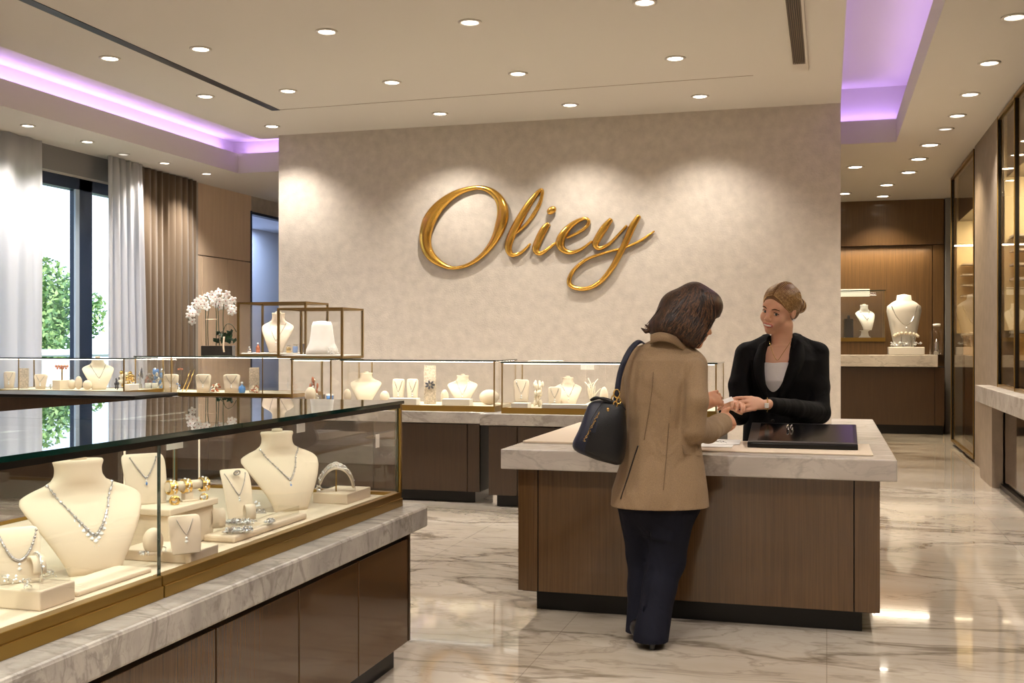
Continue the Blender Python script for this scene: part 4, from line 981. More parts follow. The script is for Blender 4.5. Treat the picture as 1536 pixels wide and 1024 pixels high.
# trousers and shoes (hidden by the desk but complete)
S = Sdf((-.28,-.20,.02), (.28,.25,.98), .008)
S.stack([(.84,0,.03,.185,.13),(.96,0,.03,.165,.11)],k=.02); 
for x in (-.095,.095): S.path([np.array((x,.03,.86)), np.array((x,.01,.48)), np.array((x*1.05,.03,.07))], [.115,.085,.07], k=.03)
S.mesh('trousers', M['trouser_black'], SAL)
for x in (-.10,.10):
    b = MB(); b.ball((x,-.03,.035), (.042,.13,.034), 16, 8); b.build('shoe', M['shoe_black'], SAL)
# ---------------------------------------------------------------- customer in tan jacket
P, loc = fig(985, 5.20)
CUS = empty('person', loc, YAW, label='dark haired woman in tan blazer seen from behind at the desk', cat='person')
cs_ = 1.16
ct = P(1037,474,.02)
cf = np.array((.86,.30,-.34)); CR = basis(cf, np.array((.34,.05,.94)))
S = Sdf((-.42,-.35,-.005), (.58,.75,1.76), .0048)
head(S, CR, ct, cs_)
S.cap(P(1022,492,.0), P(998,530,.0), .055, .062, k=.03)
S.stack([(P(0,560)[2],.02,.02,.130,.09),(P(0,620)[2],.02,.0,.125,.09),(P(0,700)[2],.02,.0,.165,.115),(P(0,745)[2],.02,.0,.16,.12)],k=.04)
S.cap(P(966,545,.05), P(1030,549,-.0), .045, .045, k=.05)
# right arm (right in the picture): shoulder, elbow, wrist, hand coming back up over the desk
S.path([P(1038,556,-.04), P(1038,640,-.03), P(1082,634,.30)], [.040,.038,.030], k=.02, kk=.01)
S.path([P(962,552,.08), P(962,635,.28), P(1046,612,.52), P(1066,604,.60)], [.05,.04,.032,.027], k=.02, kk=.01)
cR1 = handframe(P(1104,628,.44)-P(1082,633,.30), (.3,-.8,.55))
hand(S, cR1, P(1086,631,.33), 1.08, (.75,.8,.85,.85), (.7,.45,.35), mirror=1)
cR2 = handframe(P(1092,594,.66)-P(1064,603,.55), (-.15,-.85,.35))
hand(S, cR2, P(1062,603,.56), 1.08, (.34,.5,.62,.70), (.85,.30,.25), mirror=1)
lm2 = lipmask(CR, ct, cs_)
# legs
LL = [P(958,735,.05), P(961,840,.09), P(960,925,.05)]; RL = [P(1005,740,-.02), P(994,850,-.01), P(979,930,-.10)]
S.path(LL, [.08,.042,.032], k=.03); S.path(RL, [.085,.055,.042], k=.03)
S.mesh('body', SKB, CUS, colorf=lambda c: lm2(c).astype(int))
face_parts(CUS, CR, ct, cs_, side=(-1,1))
# jacket
z = lambda py, v=0: P(0,py,v)[2]; xm = lambda a, c: ((a+c)/2-985)*5.2/F; xw = lambda a, c: (c-a)/2*5.2/F
S = Sdf((-.36,-.30,z(770)), (.50,.62,z(495)), .0048)
rows = [(z(758),xm(916,1063),.0,xw(916,1063),.168),(z(735),xm(918,1061),.0,xw(918,1061),.166),(z(700),xm(929,1056),.0,xw(929,1056),.155),(z(668),xm(938,1051),.0,xw(938,1051),.142),(z(640),xm(941,1046),.0,xw(941,1046),.132),
  (z(600),xm(939,1047),.0,xw(939,1047),.135),(z(565),xm(937,1053),.01,xw(937,1053),.14),(z(540),xm(943,1050),.015,xw(943,1050),.13),(z(522),xm(956,1040),.02,xw(956,1040),.10),(z(510),xm(978,1034),.02,xw(978,1034),.078),(z(503),xm(990,1030),.02,xw(990,1030),.066)]
S.stack(rows, k=0, pw=2.25)
S.cap(P(957,541,.06), P(1036,546,-.02), .058, .062, k=.05)
S.path([P(1040,551,-.03),P(1043,600,-.035),P(1037,642,-.03)],[.066,.060,.060],k=.025,kk=.02); S.path([P(1037,642,-.03),P(1062,644,.12),P(1081,636,.26)],[.061,.056,.050],k=.015,kk=.008)
S.cap(P(1076,638,.22),P(1082,635.5,.265),.056,.055,k=.003)
S.path([P(953,543,.08),P(940,592,.12),P(955,640,.28)],[.060,.054,.050],k=.03,kk=.02); S.path([P(955,640,.28),P(1040,614,.50)],[.050,.042],k=.02)
# hem: cut under a sloping line, open the vent, hollow the skirt of the jacket, creases at the elbow
nrmh = np.array((0,0,1))
S.ell(P(968,812,0), (.24,.30,.17), k=.004, op='cut')
S.cap(P(956,672,-.19), P(933,775,-.21), .004, .012, k=.004, op='cut')
S.cap(P(1012,500,.0), P(1010,480,0), .06, .075, k=.01, op='cut')
for a, c in ((P(1046,628,-.10),P(1060,662,.02)),(P(1053,624,-.08),P(1070,656,.08)),(P(1042,610,-.10),P(1052,640,-.02)),(P(1062,618,.0),P(1076,648,.12))): S.cap(a, c, .004, .007, k=.016, op='cut')
S.path([P(1042,554,-.09),P(1044,600,-.135),P(1040,645,-.115)],[.054,.056,.056],k=.010,kk=.02); S.path([P(1040,645,-.115),P(1062,648,.04),P(1080,638,.24)],[.056,.054,.049],k=.010,kk=.008)
for a, c in ((P(1036,540,-.130),P(1024,568,-.145)),(P(1024,568,-.145),P(1023,610,-.155)),(P(1023,610,-.155),P(1021,662,-.150))): S.cap(a, c, .012, .016, k=.006, op='cut')
for a, c in ((P(948,628,-.125),P(968,660,-.14)),(P(1008,640,-.145),P(985,655,-.145)),(P(1002,575,-.15),P(1018,600,-.15)),(P(960,560,-.13),P(985,566,-.15))): S.cap(a, c, .002, .003, k=.02, op='cut')
def clampback(p): return p
S.mesh('blazer', M['tweed_tan'], CUS)
def seam(pts, r=.0016, mat='lining_dark'):
    b = MB(); b.tube(catmull(pts,6), r, 5); return b.build('seam', M[mat], CUS)
def on_back(px, py, lift=.0005):
    zz = z(py); A = np.array(sorted(rows)); cx, cy, rx, ry = [np.interp(zz, A[:,0], A[:,i]) for i in (1,2,3,4)]
    v = 0
    for _ in range(4):
        x = P(px,py,v)[0]; q = max(0, 1-abs((x-cx)/rx)**2.25)**(1/2.25); v = cy-ry*q
    return P(px, py, v-.0005)
# collar
seam([on_back(*p) for p in [(957,668),(949,692),(940,720),(931,748)]], .0032, 'shoe_black')
b = MB(); A = catmull([P(976,507,-.055),P(992,503,-.085),P(1012,508,-.08),P(1030,522,-.04),P(1040,534,.01)],6); rings = []
for i, p in enumerate(A):
    d_ = Vector((.0,-.012,0)); rings.append([p+Vector((0,.012,.018)), p+Vector((0,-.010,.014)), p+Vector((-.004,-.024,-.022)), p+Vector((-.004,-.010,-.028))])
b.loft(rings); b.build('collar', M['tweed_tan'], CUS, smooth=True)
# seams and pocket flap
for pts in ([(983,512),(980,560),(976,600),(966,660)],[(1006,610),(1003,640),(999,690),(995,735)]):
    seam([on_back(*p) for p in pts], .0011)
fl = [on_back(1023,667), on_back(1050,671), on_back(1051,684), on_back(1025,681)]
b = MB(); b.prism([Vector(p) for p in fl], lambda p: p+Vector((0,-.010,0)), lambda p: p+Vector((0,.004,0))); b.build('pocket_flap', M['tweed_tan'], CUS, bevel=.002)
# trousers
S = Sdf((-.32,-.36,.03), (.42,.36,z(700)), .0052)
S.stack([(z(800),xm(945,1035),.0,xw(945,1035)*.6,.10),(z(765),xm(936,1050),.0,xw(936,1048),.135),(z(735),xm(934,1052),.0,xw(938,1048),.14),(z(710),xm(938,1048),.0,xw(942,1044),.13)],k=.03)
S.path([P(957,760,.04),P(961,830,.09),P(962,880,.08),P(959,948,.03)],[.098,.066,.062,.066],k=.04,kk=.03)
S.path([P(1007,765,-.02),P(999,840,.0),P(989,880,-.04),P(976,957,-.12)],[.112,.088,.076,.082],k=.045,kk=.03)
for a, c in ((P(975,782,-.13),P(1010,800,-.13)),(P(978,862,-.12),P(1015,845,-.10)),(P(975,880,-.14),P(1004,868,-.13)),(P(985,905,-.15),P(970,935,-.21)),(P(950,850,.0),P(968,842,.0))): S.cap(a, c, .002, .003, k=.016, op='cut')
S.path([P(972,800,-.06),P(967,940,-.10)],[.001,.001],k=0) if 0 else S.cap(P(974,790,-.075), P(966,945,-.13), .007, .009, k=.008, op='cut')
S.ell(P(960,990,.03)+np.array((0,0,-.02)), (.10,.12,.06), k=.004, op='cut'); S.ell(P(976,1003,-.12), (.11,.12,.07), k=.004, op='cut')
S.mesh('trousers', M['trouser_navy'], CUS)
for c_, dx, dy in ((P(957,962,.0), .05, .07), (P(980,965,-.13), .05, .06)):
    S = Sdf((c_[0]-.20,c_[1]-.14,0), (c_[0]+.22,c_[1]+.26,.16), .004)
    S.ell((c_[0]+.03,c_[1]+.07,.045), (.04,.10,.034), R=rot(('z',-.5)), k=.0); S.ell((c_[0]-.005,c_[1]-.02,.065), (.036,.045,.042), k=.02)
    S.cap((c_[0]-.01,c_[1]-.035,.06),(c_[0]-.01,c_[1]-.035,.006),.018,.012,k=.006); S.ell((c_[0]+.035,c_[1]+.08,-.03), (.2,.2,.033), k=.0, op='cut')
    S.mesh('shoe', M['shoe_black'], CUS)
# hair: chin length bob falling forward
S = Sdf(ct-np.array((.30,.26,.24)), ct+np.array((.24,.26,.24)), .0036)
S.ell(P(1031,468,.02), (.140,.125,.112), R=rot(('y',.30)), k=0); S.ell(P(1041,451,.02), (.082,.105,.092), k=.03)
S.ell(P(1057,459,.02), (.086,.105,.082), k=.03)
S.ell(P(1004,486,.0), (.105,.110,.070), R=rot(('y',-.30)), k=.05)
S.ell(P(1030,494,-.035), (.075,.085,.072), k=.04)
S.ell(P(1038,507,-.03), (.034,.075,.050), k=.03)
def strand(pts, r):
    S.path([P(*p) for p in pts], r, k=.007, kk=.003)
rnd = random.Random(5)
for a in ((983,489,-.02),(977,494,-.01),(990,497,-.03),(1000,500,-.05),(1012,503,-.06)):
    strand([a,(a[0]-8,a[1]+3,a[2]),(a[0]-15,a[1]-2,a[2])],[.014,.010,.004])
S.frame(CR, ct, cs_)
S.frame()
S.ell(P(1086,507,-.02), (.098,.30,.100), R=rot(('y',-.35)), k=.006, op='cut')
hair_c = S.mesh('hair', M['hair_dark'], CUS)
def front_v(px, py):
    for v in (.0,):
        q = P(px,py,-.12); ix = int(round((q[0]-S.lo[0])/S.h)); iz = int(round((q[2]-S.lo[2])/S.h))
    if not (0 <= ix < S.n[0] and 0 <= iz < S.n[2]): return None
    col = S.v[ix,:,iz]; k = np.argmax(col < 0)
    return None if not (col < 0).any() else S.lo[1]+S.h*k
rnd = random.Random(9); bs = [MB(), MB()]
for i in range(190):
    t = rnd.random(); ex = 966+(1050-966)*t; ey = 499+10*t+14*t**3+rnd.uniform(-9,2); sx_ = 1026+34*t+rnd.uniform(-6,8); sy_ = 427+12*t*t+rnd.uniform(0,6)
    pts = []; wob = rnd.uniform(-4,4)
    for k in range(13):
        u = k/12; x = sx_+(ex-sx_)*(u**1.25)-10*math.sin(PI*u)*(1-t)*.6+14*math.sin(PI*u)*t*.9+wob*math.sin(PI*u)+(1.0+3.0*u*u)*math.sin(u*8+i*1.7); y = sy_+(ey-sy_)*u-4*math.sin(PI*u)*(1-t)
        fv = front_v(x, y)
        if fv is None: continue
        pts.append(Vector(P(x, y, fv-.001)))
    if len(pts) < 6: continue
    bs[i%2].tube(catmull(pts,2), [rnd.uniform(.0022,.0042)*(.4+.6*math.sin(PI*min(1,(k+1)/(2*len(pts)-1)))) for k in range(2*len(pts)-1)], 5)
bs[0].build('hair_strands', M['hair_brown'], hair_c, smooth=True); bs[1].build('hair_strands', M['hair_black'], hair_c, smooth=True)
# ---------------------------------------------------------------- shoulder bag
BAG = empty('shoulder_bag', Vector(P(900,650,-.15)), 0, label='navy and black leather shoulder bag hanging at her left side', cat='bag')
BAG.location = loc+Matrix.Rotation(YAW,3,'Z') @ Vector(P(905,650,-.12)); BAG.rotation_euler = (0,0,YAW); bo = np.array(P(905,650,-.12))
Q = lambda px, py, v=0: P(px,py,v-.12)-bo
secs = [ # (left px, right px, py, depth half)
 (886,934,598,.030),(880,938,612,.055),(874,940,630,.075),(868,941,650,.085),(860,939,668,.090),(857,935,680,.088),(862,930,690,.070)]
b = MB(); rings = []; n = 32
def edge_tilt(px): return (px-895)*.34   # the base slants down to the right
for a, c, py, dh in secs:
    ring = []; mx_, wx = (a+c)/2, (c-a)/2
    for k in range(n):
        t = 2*PI*k/n; ux = math.copysign(abs(math.cos(t))**.7, math.cos(t)); uy = math.copysign(abs(math.sin(t))**.7, math.sin(t))
        px = mx_+wx*ux; ring.append(Vector(Q(px, py+edge_tilt(px)*((py-598)/92)**1.1, dh*uy*(1+.06*math.sin(3*t+py*.1)))))
    rings.append(ring)
b.loft(rings); o = b.build('bag_body', [M['leather_black'], M['leather_navy']], BAG, smooth=True)
for p in o.data.polygons:
    q = p.center; p.material_index = 1 if q.x < -.060+.37*q.z else 0
sd = o.modifiers.new('s','SUBSURF'); sd.levels = sd.render_levels = 1
b = MB(); b.tube(catmull([Q(886,600,-.03),Q(895,596,-.045),Q(915,602,-.04),Q(930,608,-.03),Q(937,614,.0),Q(930,606,.04),Q(905,597,.045),Q(886,600,.03)],5), .006, 8); b.build('rim', M['leather_black'], BAG, smooth=True)
b = MB(); b.tube(catmull([Q(884,655,-.095),Q(886,632,-.090),Q(896,614,-.072),Q(906,600,-.040)],6), .0022, 6); b.build('seam', M['leather_black'], BAG)
st = [Q(924,600,-.02),Q(926,585,-.03),Q(930,560,-.02),Q(938,538,-.01),Q(948,521,.04),Q(960,512,.10),Q(972,520,.20)]
b = MB(); b.tube(catmull(st,6), .013, 8, flat=.35, up=(1,0,0)); b.build('strap', M['leather_navy'], BAG, smooth=True)
b = MB()
for (px,py,r,v) in ((921,598,.012,-.03),(925,590,.014,-.035),(928,601,.010,-.04),(923,606,.009,-.04)):
    c = Vector(Q(px,py,v)); b.tube([c+Vector((r*math.cos(t),.3*r*math.sin(2*t),r*1.4*math.sin(t))) for t in np.linspace(0,2*PI,14)], .0035, 6)
b.build('buckle', M['jewel_gold'], BAG, smooth=True)
b = MB(); b.ball(Q(912,614,-.085), (.008,.005,.010), 8, 6); b.build('stud', M['jewel_gold'], BAG)
# raised gold script lettering down the side
b = MB(); nl = 9
for i in range(nl):
    t = i/(nl-1); c = Vector(Q(877+21*t, 660-40*t, -.096+.018*t**2)); up = Vector((.42,0,.9)).normalized(); rt = Vector((.8,0,-.5)); s_ = .011
    shapes = [[(-.6,-1),(-.3,.9),(.3,-.8),(.8,-.2)],[(-.7,-.3),(0,.6),(.6,-.2),(-.1,-.7),(-.7,-.3)],[(-.8,-.6),(-.4,.5),(0,-.5),(.4,.5),(.8,-.6)]][i%3]
    b.tube(catmull([c+(up*p[0]*.9+rt*p[1]*.6)*s_ for p in shapes],4), .0016, 5)
b.build('script_lettering', M['jewel_gold'], BAG)
# ================================================================= JEWELLERY DISPLAYS
BR = np.array([(0,.210,.050,-.35),(.10,.245,.060,-.345),(.25,.32,.080,-.305),(.42,.41,.095,-.215),(.55,.475,.100,-.105),(.63,.500,.088,-.02),(.68,.475,.082,.03),(.73,.385,.088,.045),(.77,.285,.100,.055),(.81,.220,.118,.06),(.86,.192,.130,.065),(.93,.188,.135,.07),(.98,.205,.140,.07),(1.0,.196,.132,.07)])
def b_front(h, x, z, wsc=1.0):
    w, d, y = [np.interp(z/h, BR[:,0], BR[:,i]) for i in (1,2,3)]; q = min(1, abs(x)/(w*h*wsc)); return (y-d*math.sqrt(max(0,1-q**2.4)))*h
def bust(loc, h, rz, label, wsc=1.0, mat='cream', group=None, cat='necklace bust'):
    e = empty('necklace_bust', loc, rz, label, cat, group)
    zs = np.interp(np.linspace(0,1,30), np.linspace(0,1,len(BR)), BR[:,0]); n = 36; b = MB(); rings = []
    for z_ in zs:
        w, d, y = [np.interp(z_, BR[:,0], BR[:,i]) for i in (1,2,3)]; ring = []
        for k in range(n):
            t = 2*PI*k/n; c, s = math.cos(t), math.sin(t)
            x = math.copysign(abs(c)**.85, c)*w*wsc; yy = y-d*(abs(s)**.85)*math.copysign(1,s)*(1 if s > 0 else (.9 if z_ > .78 else .30))
            ring.append(Vector((x*h, yy*h, z_*h)))
        rings.append(ring)
    b.loft(rings); b.build('body', M[mat], e)
    b = MB(); b.lathe([(.06,0),(.055,.012),(.03,.014)], c=(0,.06*h,h*.998), n=20, sx=h*1.3, sy=h*.7); 
    o = b.build('neck_cap', M['deck_cream'], e); return e
def chain(parent_e, front, h, top, drop, style, label, half=None, zt=.80, group=None, big=1.0):
    """A necklace lying on the front surface of a bust or stand."""
    e = empty('necklace', parent_e.location, parent_e.rotation_euler.z, label, 'necklace', group)
    n = 60 if style != 'fine' else 40; pts = []
    for i in range(n+1):
        u = -1+2*i/n; x = half*h*u*(1 if abs(u) < .9 else 1); q = abs(u)
        z = h*(drop+(zt-drop)*(q**(1.25 if style != 'u' else 2.0))); pts.append(Vector((x, front(x, z)-.0022, z)))
    b = MB(); b.tube(pts, .0011*big if style == 'fine' else .0014*big, 5); 
    if style in ('bead','bib','u','link'):
        for i, p in enumerate(pts):
            if i % 2 == 0: b.ball(p, (.0034 if style != 'link' else .0026)*big*(1+.3*(i%4==0)), 6, 4)
    b.build('chain', M['chain_silver' if style != 'dark' else 'chain_dark'], e)
    b = MB(); c0 = Vector((0, front(0,h*drop)-.005, h*drop))
    if style == 'bib':
        for i, p in enumerate(pts):
            if abs(i-30) < 20 and i % 3 == 0: b.gem(p+Vector((0,-.005,-.012*big)), .0062*big)
            if abs(i-30) < 12 and i % 4 == 0: b.gem(p+Vector((0,-.005,-.026*big)), .0058*big)
        b.gem(c0+Vector((0,-.002,-.046*big)), .0085*big); b.gem(c0+Vector((0,-.002,-.032*big)), .0050*big)
    else:
        b.gem(c0+Vector((0,0,-.010*big)), .0052*big); b.gem(c0+Vector((0,0,-.022*big)), .0070*big)
    b.build('pendant', M['diamond'], e)
    if style == 'bead' :
        b = MB(); b.ball(c0+Vector((0,-.003,-.022*big)), (.0045*big,.003,.008*big), 8, 6); b.build('blue_stone', M['gem_blue'], e)
    return e
SP = np.array([(0,-.16,.36),(.15,-.13,.38),(.35,-.08,.40),(.55,-.02,.41),(.72,.05,.42),(.86,.13,.42),(.95,.22,.40),(.99,.31,.36),(.98,.38,.32)])  # t, y-profile; third = half width
SZ = [0,.16,.36,.56,.74,.88,.97,1.0,.985]
def st_front(h, curve=1.0):
    def f(x, z): return np.interp(min(z/h,.995), SZ[:8], SP[:8,1])*h*curve
    return f
def stand(loc, h, rz, label, wsc=1.0, curve=1.0, thick=.055, mat='cream', name='necklace_stand', cat='display stand', group=None):
    e = empty(name, loc, rz, label, cat, group); b = MB(); rings = []
    P0 = catmull([(SP[i,2]*wsc, SP[i,1]*curve, SZ[i]) for i in range(len(SZ))], 4)
    for i, p in enumerate(P0):
        a = P0[min(i+1,len(P0)-1)]-P0[max(i-1,0)]; t2 = Vector((a.y, a.z)).normalized(); nb = Vector((-t2.y*-1, -t2.x)); ring = []
        nb = Vector((t2.y, -t2.x))
        for k in range(20):
            t = 2*PI*k/20; c, s = math.cos(t), math.sin(t); x = p.x*math.copysign(abs(c)**.35, c); o_ = thick/2*(1-math.copysign(abs(s)**.5, s))
            ring.append(Vector((x*h, (p.y+nb.x*o_)*h, max(0,(p.z+nb.y*o_))*h)))
        rings.append(ring)
    b.loft(rings); b.build('board', M[mat], e); return e
def board(loc, h, w, rz, label, mat='cream', group=None, top=1.0, bot=.78, name='necklace_stand'):
    """Upright flat tapering neck board with rounded shoulders."""
    e = empty(name, loc, rz, label, 'display stand', group); b = MB(); pr = []
    for t, f in ((0,bot),(.3,bot+.08),(.6,bot+.16),(.8,top),(.9,top*.98),(.96,top*.9),(1,top*.7)): pr.append((t,f))
    rings = []
    for t, f in pr:
        ring = []; 
        for k in range(16):
            a = 2*PI*k/16; c, s = math.cos(a), math.sin(a); ring.append(Vector((w/2*f*math.copysign(abs(c)**.4,c), -.012*math.copysign(abs(s)**.6,s)+.04*t*h*2-.02, t*h)))
        rings.append(ring)
    b.loft(rings); b.build('board', M[mat], e)
    b = MB(); b.box(-.004,.004,.0,.05,0,h*.5); b.build('back_prop', M[mat], e)
    return e
def bd_front(h): return lambda x, z: -.012-.02+.04*(z/h)*h*2
def riser(X, pn, pf, pl, z0, h, label, mat='cream', r=.004, plate=0, name='display_riser', group=None):
    Y0 = on_x(pn,0,X).y; Y1 = on_x(pf,0,X).y; X1 = on_y(pl,0,Y0).x
    e = empty(name, ((X+X1)/2,(Y0+Y1)/2,z0), 0, label, 'display block', group); w, l = (X-X1)/2, (Y1-Y0)/2
    b = MB()
    if plate: b.rbox(-w+.012,w-.012,-l+.012,l-.012,0,h-plate-.001,r); b.build('block', M[mat], e); b = MB(); b.rbox(-w,w,-l,l,h-plate,h,r); b.build('top_plate', M[mat], e)
    else: b.rbox(-w,w,-l,l,0,h,r); b.build('block', M[mat], e)
    return e, (X1,X,Y0,Y1)
def ringloop(b, c, R, r, rx=PI/2, rz=0, n=22, sq=1.0):
    Rm = Matrix.Rotation(rz,3,'Z') @ Matrix.Rotation(rx,3,'X'); b.tube([Vector(c)+Rm @ Vector((R*math.cos(t),R*sq*math.sin(t),0)) for t in np.linspace(0,2*PI,n)], r, 6, cap=False)
def small(name, cat, label, loc, parts, rz=0, group=None):
    """A little object from (part name, material, builder) triples."""
    e = empty(name, loc, rz, label, cat, group)
    for pn, mt, fn in parts:
        b = MB(); fn(b); b.build(pn, M[mt], e)
    return e
def gems(b, n, ext, seed, r=.004):
    rnd = random.Random(seed)
    for i in range(n): b.gem((rnd.uniform(-ext[0],ext[0]), rnd.uniform(-ext[1],ext[1]), r+rnd.uniform(0,ext[2])), r*rnd.uniform(.7,1.3))
DZ = FZ+.0481
AR = math.radians
# --- foreground case
e, bx = riser(-1.875, 60, 113, -70, DZ, .050, 'low cream block with clear tray at the bottom left corner', r=.004)
z2 = DZ+.0505
pd = on_z(28,872,z2); s_ = stand(pd, .135, AR(50), 'curved cream stand with a bracelet, cut by the left picture edge', wsc=.95); chain(s_, st_front(.135), .135, 1, .42, 'u', 'diamond chain draped over the curved stand at the left edge', half=.34, zt=.93)
small('bracelet_stand','display stand','small looped cream bracelet stand on the bottom left block', on_z(54,872,z2), [('loop','cream',lambda b: b.loft([[Vector((x,.030*math.cos(t)*1.0-.0+rr*math.cos(t),.034+.034*math.sin(t)+rr*math.sin(t))) for x,rr in ((-.016,0),(.016,0),(.016,-.006),(-.016,-.006))] for t in np.linspace(-.6*PI/1,1.1*PI,22)], cap=True))], AR(60))
small('bracelet','bracelet','diamond bracelet around the small looped stand at bottom left', on_z(54,872,z2), [('chain','silver',lambda b: ringloop(b,(0,0,.034),.040,.0022,PI/2,PI/2)),('stones','diamond',lambda b: [b.gem((.003,.040*math.cos(t),.034+.040*math.sin(t)),.0045) for t in np.linspace(.2,2.9,9)])], AR(60))
for i,(px,py,lab) in enumerate(((12,878,'pair of drop earrings at the left edge of the bottom left block'),(42,884,'small cluster of silver charms in the clear tray'),(72,868,'twisted silver brooch right of the looped bracelet stand'))):
    small('earrings' if i == 0 else 'brooch','jewellery',lab,on_z(px,py,z2),[('setting','silver',lambda b,i=i: [b.tube(catmull([(.012*math.cos(a+i),.010*math.sin(a*2),.003+.022*abs(math.sin(a*.5+i))) for a in np.linspace(0,5.5,7)],4),.0018,5)]),('stones','diamond',lambda b,i=i: gems(b,9,(.016,.014,.022),i))])
def acrylic_tray(x0,x1,y0,y1,z,h,label):
    e = empty('acrylic_tray', ((x0+x1)/2,(y0+y1)/2,z), 0, label, 'tray'); w,l = (x1-x0)/2,(y1-y0)/2; t = .002
    b = MB(); b.box(-w,w,-l,-l+t,0,h); b.box(-w,w,l-t,l,0,h); b.box(-w,-w+t,-l+t,l-t,0,h); b.box(w-t,w,-l+t,l-t,0,h); b.build('walls', M['acrylic'], e); return e
acrylic_tray(bx[0]+.02,bx[1]-.008,bx[2]+.008,bx[3]-.008,z2-.0002,.034,'clear acrylic tray wall on the bottom left block')
e, bx = riser(-1.885, 117, 228, 60, DZ, .014, 'flat cream pad in front of the largest bust', r=.005, name='display_pad')
p1 = on_z(140,866,DZ); p1.z = DZ+.0; p1.x -= .02
B1 = bust(on_z(146,862,DZ)+Vector((-.02-.35*.33*math.sin(AR(58)),.02+.35*.33*math.cos(AR(58)),0)), .318, AR(58), 'largest cream neck bust at the left of the foreground case', wsc=1.13)
chain(B1, lambda x,z: b_front(.318,x,z,1.13), .318, 1, .34, 'bib', 'diamond bib necklace on the largest neck bust', half=.30, zt=.775, big=1.3)
e, bx3 = riser(-2.0, 255, 328, 178, DZ, .137, 'tall cream riser block in the middle of foreground case', plate=.022)
z3 = DZ+.1372
s_ = stand(on_z(214,757,z3)+Vector((-.01,.03,0)), .160, AR(52), 'curved cream stand with thin pendant chain on the tall riser', wsc=1.05, curve=1.0)
chain(s_, st_front(.16), .16, 1, .52, 'bead', 'thin chain with blue drop pendant on the tall riser', half=.27, zt=.93, big=.75)
small('earrings','jewellery','silver earrings left of the curved stand on the tall riser',on_z(187,756,z3),[('hoops','silver',lambda b:[ringloop(b,(x,0,.016),.012,.003,PI/2,AR(40)) for x in (-.008,.008)]),('stones','diamond',lambda b: gems(b,8,(.014,.006,.026),4))])
gb = on_z(276,752,z3)
small('bracelet_bar','display stand','horizontal cream bracelet roll on a short post on the tall riser',gb+Vector((0,.02,0)),[('roll','cream',lambda b: b.tube([(-.075,0,.052),(.075,0,.052)],.016,14)),('post','cream',lambda b: b.rbox(-.016,.016,-.014,.014,0,.040,.003)),('foot','cream',lambda b: b.rbox(-.03,.03,-.022,.022,0,.006,.002))],AR(62))
for i,(o_,mt,lab) in enumerate(((-.058,'jewel_gold','ornate gold cuff on the left end of bracelet roll'),(-.006,'jewel_gold','plain cream and gold bangle in the middle of bracelet roll'),(.060,'jewel_gold','gold bracelet with pale stones at the right end of bracelet roll'))):
    e = small('bracelet','bracelet',lab,gb+Vector((0,.02,0)),[('band',mt,lambda b,o_=o_: [ringloop(b,(o_+k*.005,0,.050),.022,.0030,PI/2,PI/2) for k in (-2,-1,0,1,2)]),('stones','diamond',lambda b,o_=o_: [b.gem((o_+.004*math.sin(t*7),-.024*math.cos(t),.050+.024*math.sin(t)),.0042) for t in np.linspace(-.8,2,11)])],AR(62))
small('ring','ring','chunky gold ring on the tall riser below the bracelet roll',on_z(262,757,z3),[('band','jewel_gold',lambda b: [ringloop(b,(0,0,.014),.013,.0050,PI/2,AR(30)),b.ball((.004,-.01,.022),.008)])])
small('ring','ring','small rose gold ring near the right end of the tall riser',on_z(306,749,z3),[('band','jewel_gold',lambda b: ringloop(b,(0,0,.008),.011,.003,PI/2.4,AR(30))),('stones','diamond',lambda b: gems(b,6,(.012,.008,.012),9))])
e, bx4 = riser(-1.838, 286, 328, 180, DZ, .034, 'low cream block touching the front glass below the tall riser')
z4 = DZ+.0343
s_ = stand(on_z(286,832,z4)+Vector((-.03,.02,0)), .112, AR(50), 'small upright cream stand with a fine pendant, in front of riser', wsc=1.05, curve=.7)
chain(s_, st_front(.112,.7), .112, 1, .50, 'fine', 'fine pendant necklace on the small upright stand before the riser', half=.22, zt=.90, big=.9)
small('bracelet_cushion','display stand','rounded cream watch cushion on the low front block',on_z(228,834,z4)+Vector((-.01,.02,0)),[('cushion','cream',lambda b: b.ball((0,0,.040),(.030,.020,.041),18,12)),('base','cream',lambda b: b.rbox(-.025,.025,-.018,.018,0,.010,.003))],AR(40))
for i,(px,py,lab) in enumerate(((216,834,'crystal earring pair left of the rounded cushion'),(244,828,'silver knot brooch right of the rounded cushion'),(266,828,'crystal brooch left of the small upright pendant stand'))):
    small('brooch','jewellery',lab,on_z(px,py,z4),[('setting','silver',lambda b,i=i: b.tube(catmull([(.014*math.cos(a+i),.010*math.sin(a*2),.003+.012*abs(math.sin(a+i))) for a in np.linspace(0,5.5,7)],4),.0016,5)),('stones','diamond',lambda b,i=i: gems(b,8,(.014,.010,.010),20+i,.0035))])
e, bx5 = riser(-1.887, 352, 461, 304, DZ, .024, 'long padded cream tray in front of the second bust', r=.008, name='display_pad')
z5 = DZ+.0243
acrylic_tray(bx5[0]+.015,bx5[1]-.018,bx5[2]+.018,bx5[3]-.03,z5,.030,'clear acrylic tray wall on the long padded tray')
s_ = stand(on_z(366,781,z5)+Vector((-.035,.02,0)), .178, AR(52), 'tall curved cream stand with layered chain behind the long tray', wsc=.72, curve=1.1)
chain(s_, st_front(.178,1.1), .178, 1, .50, 'link', 'layered silver necklace on the tall curved stand', half=.22, zt=.92, big=.8)
small('ring','ring','dark stone ring resting on top of the tall curved stand',Vector(s_.location)+Matrix.Rotation(AR(52),3,'Z')@Vector((0,.012,.162)),[('band','chain_dark',lambda b: [ringloop(b,(0,0,.006),.011,.003,.6,0),b.ball((0,-.005,.010),(.008,.006,.006))])])
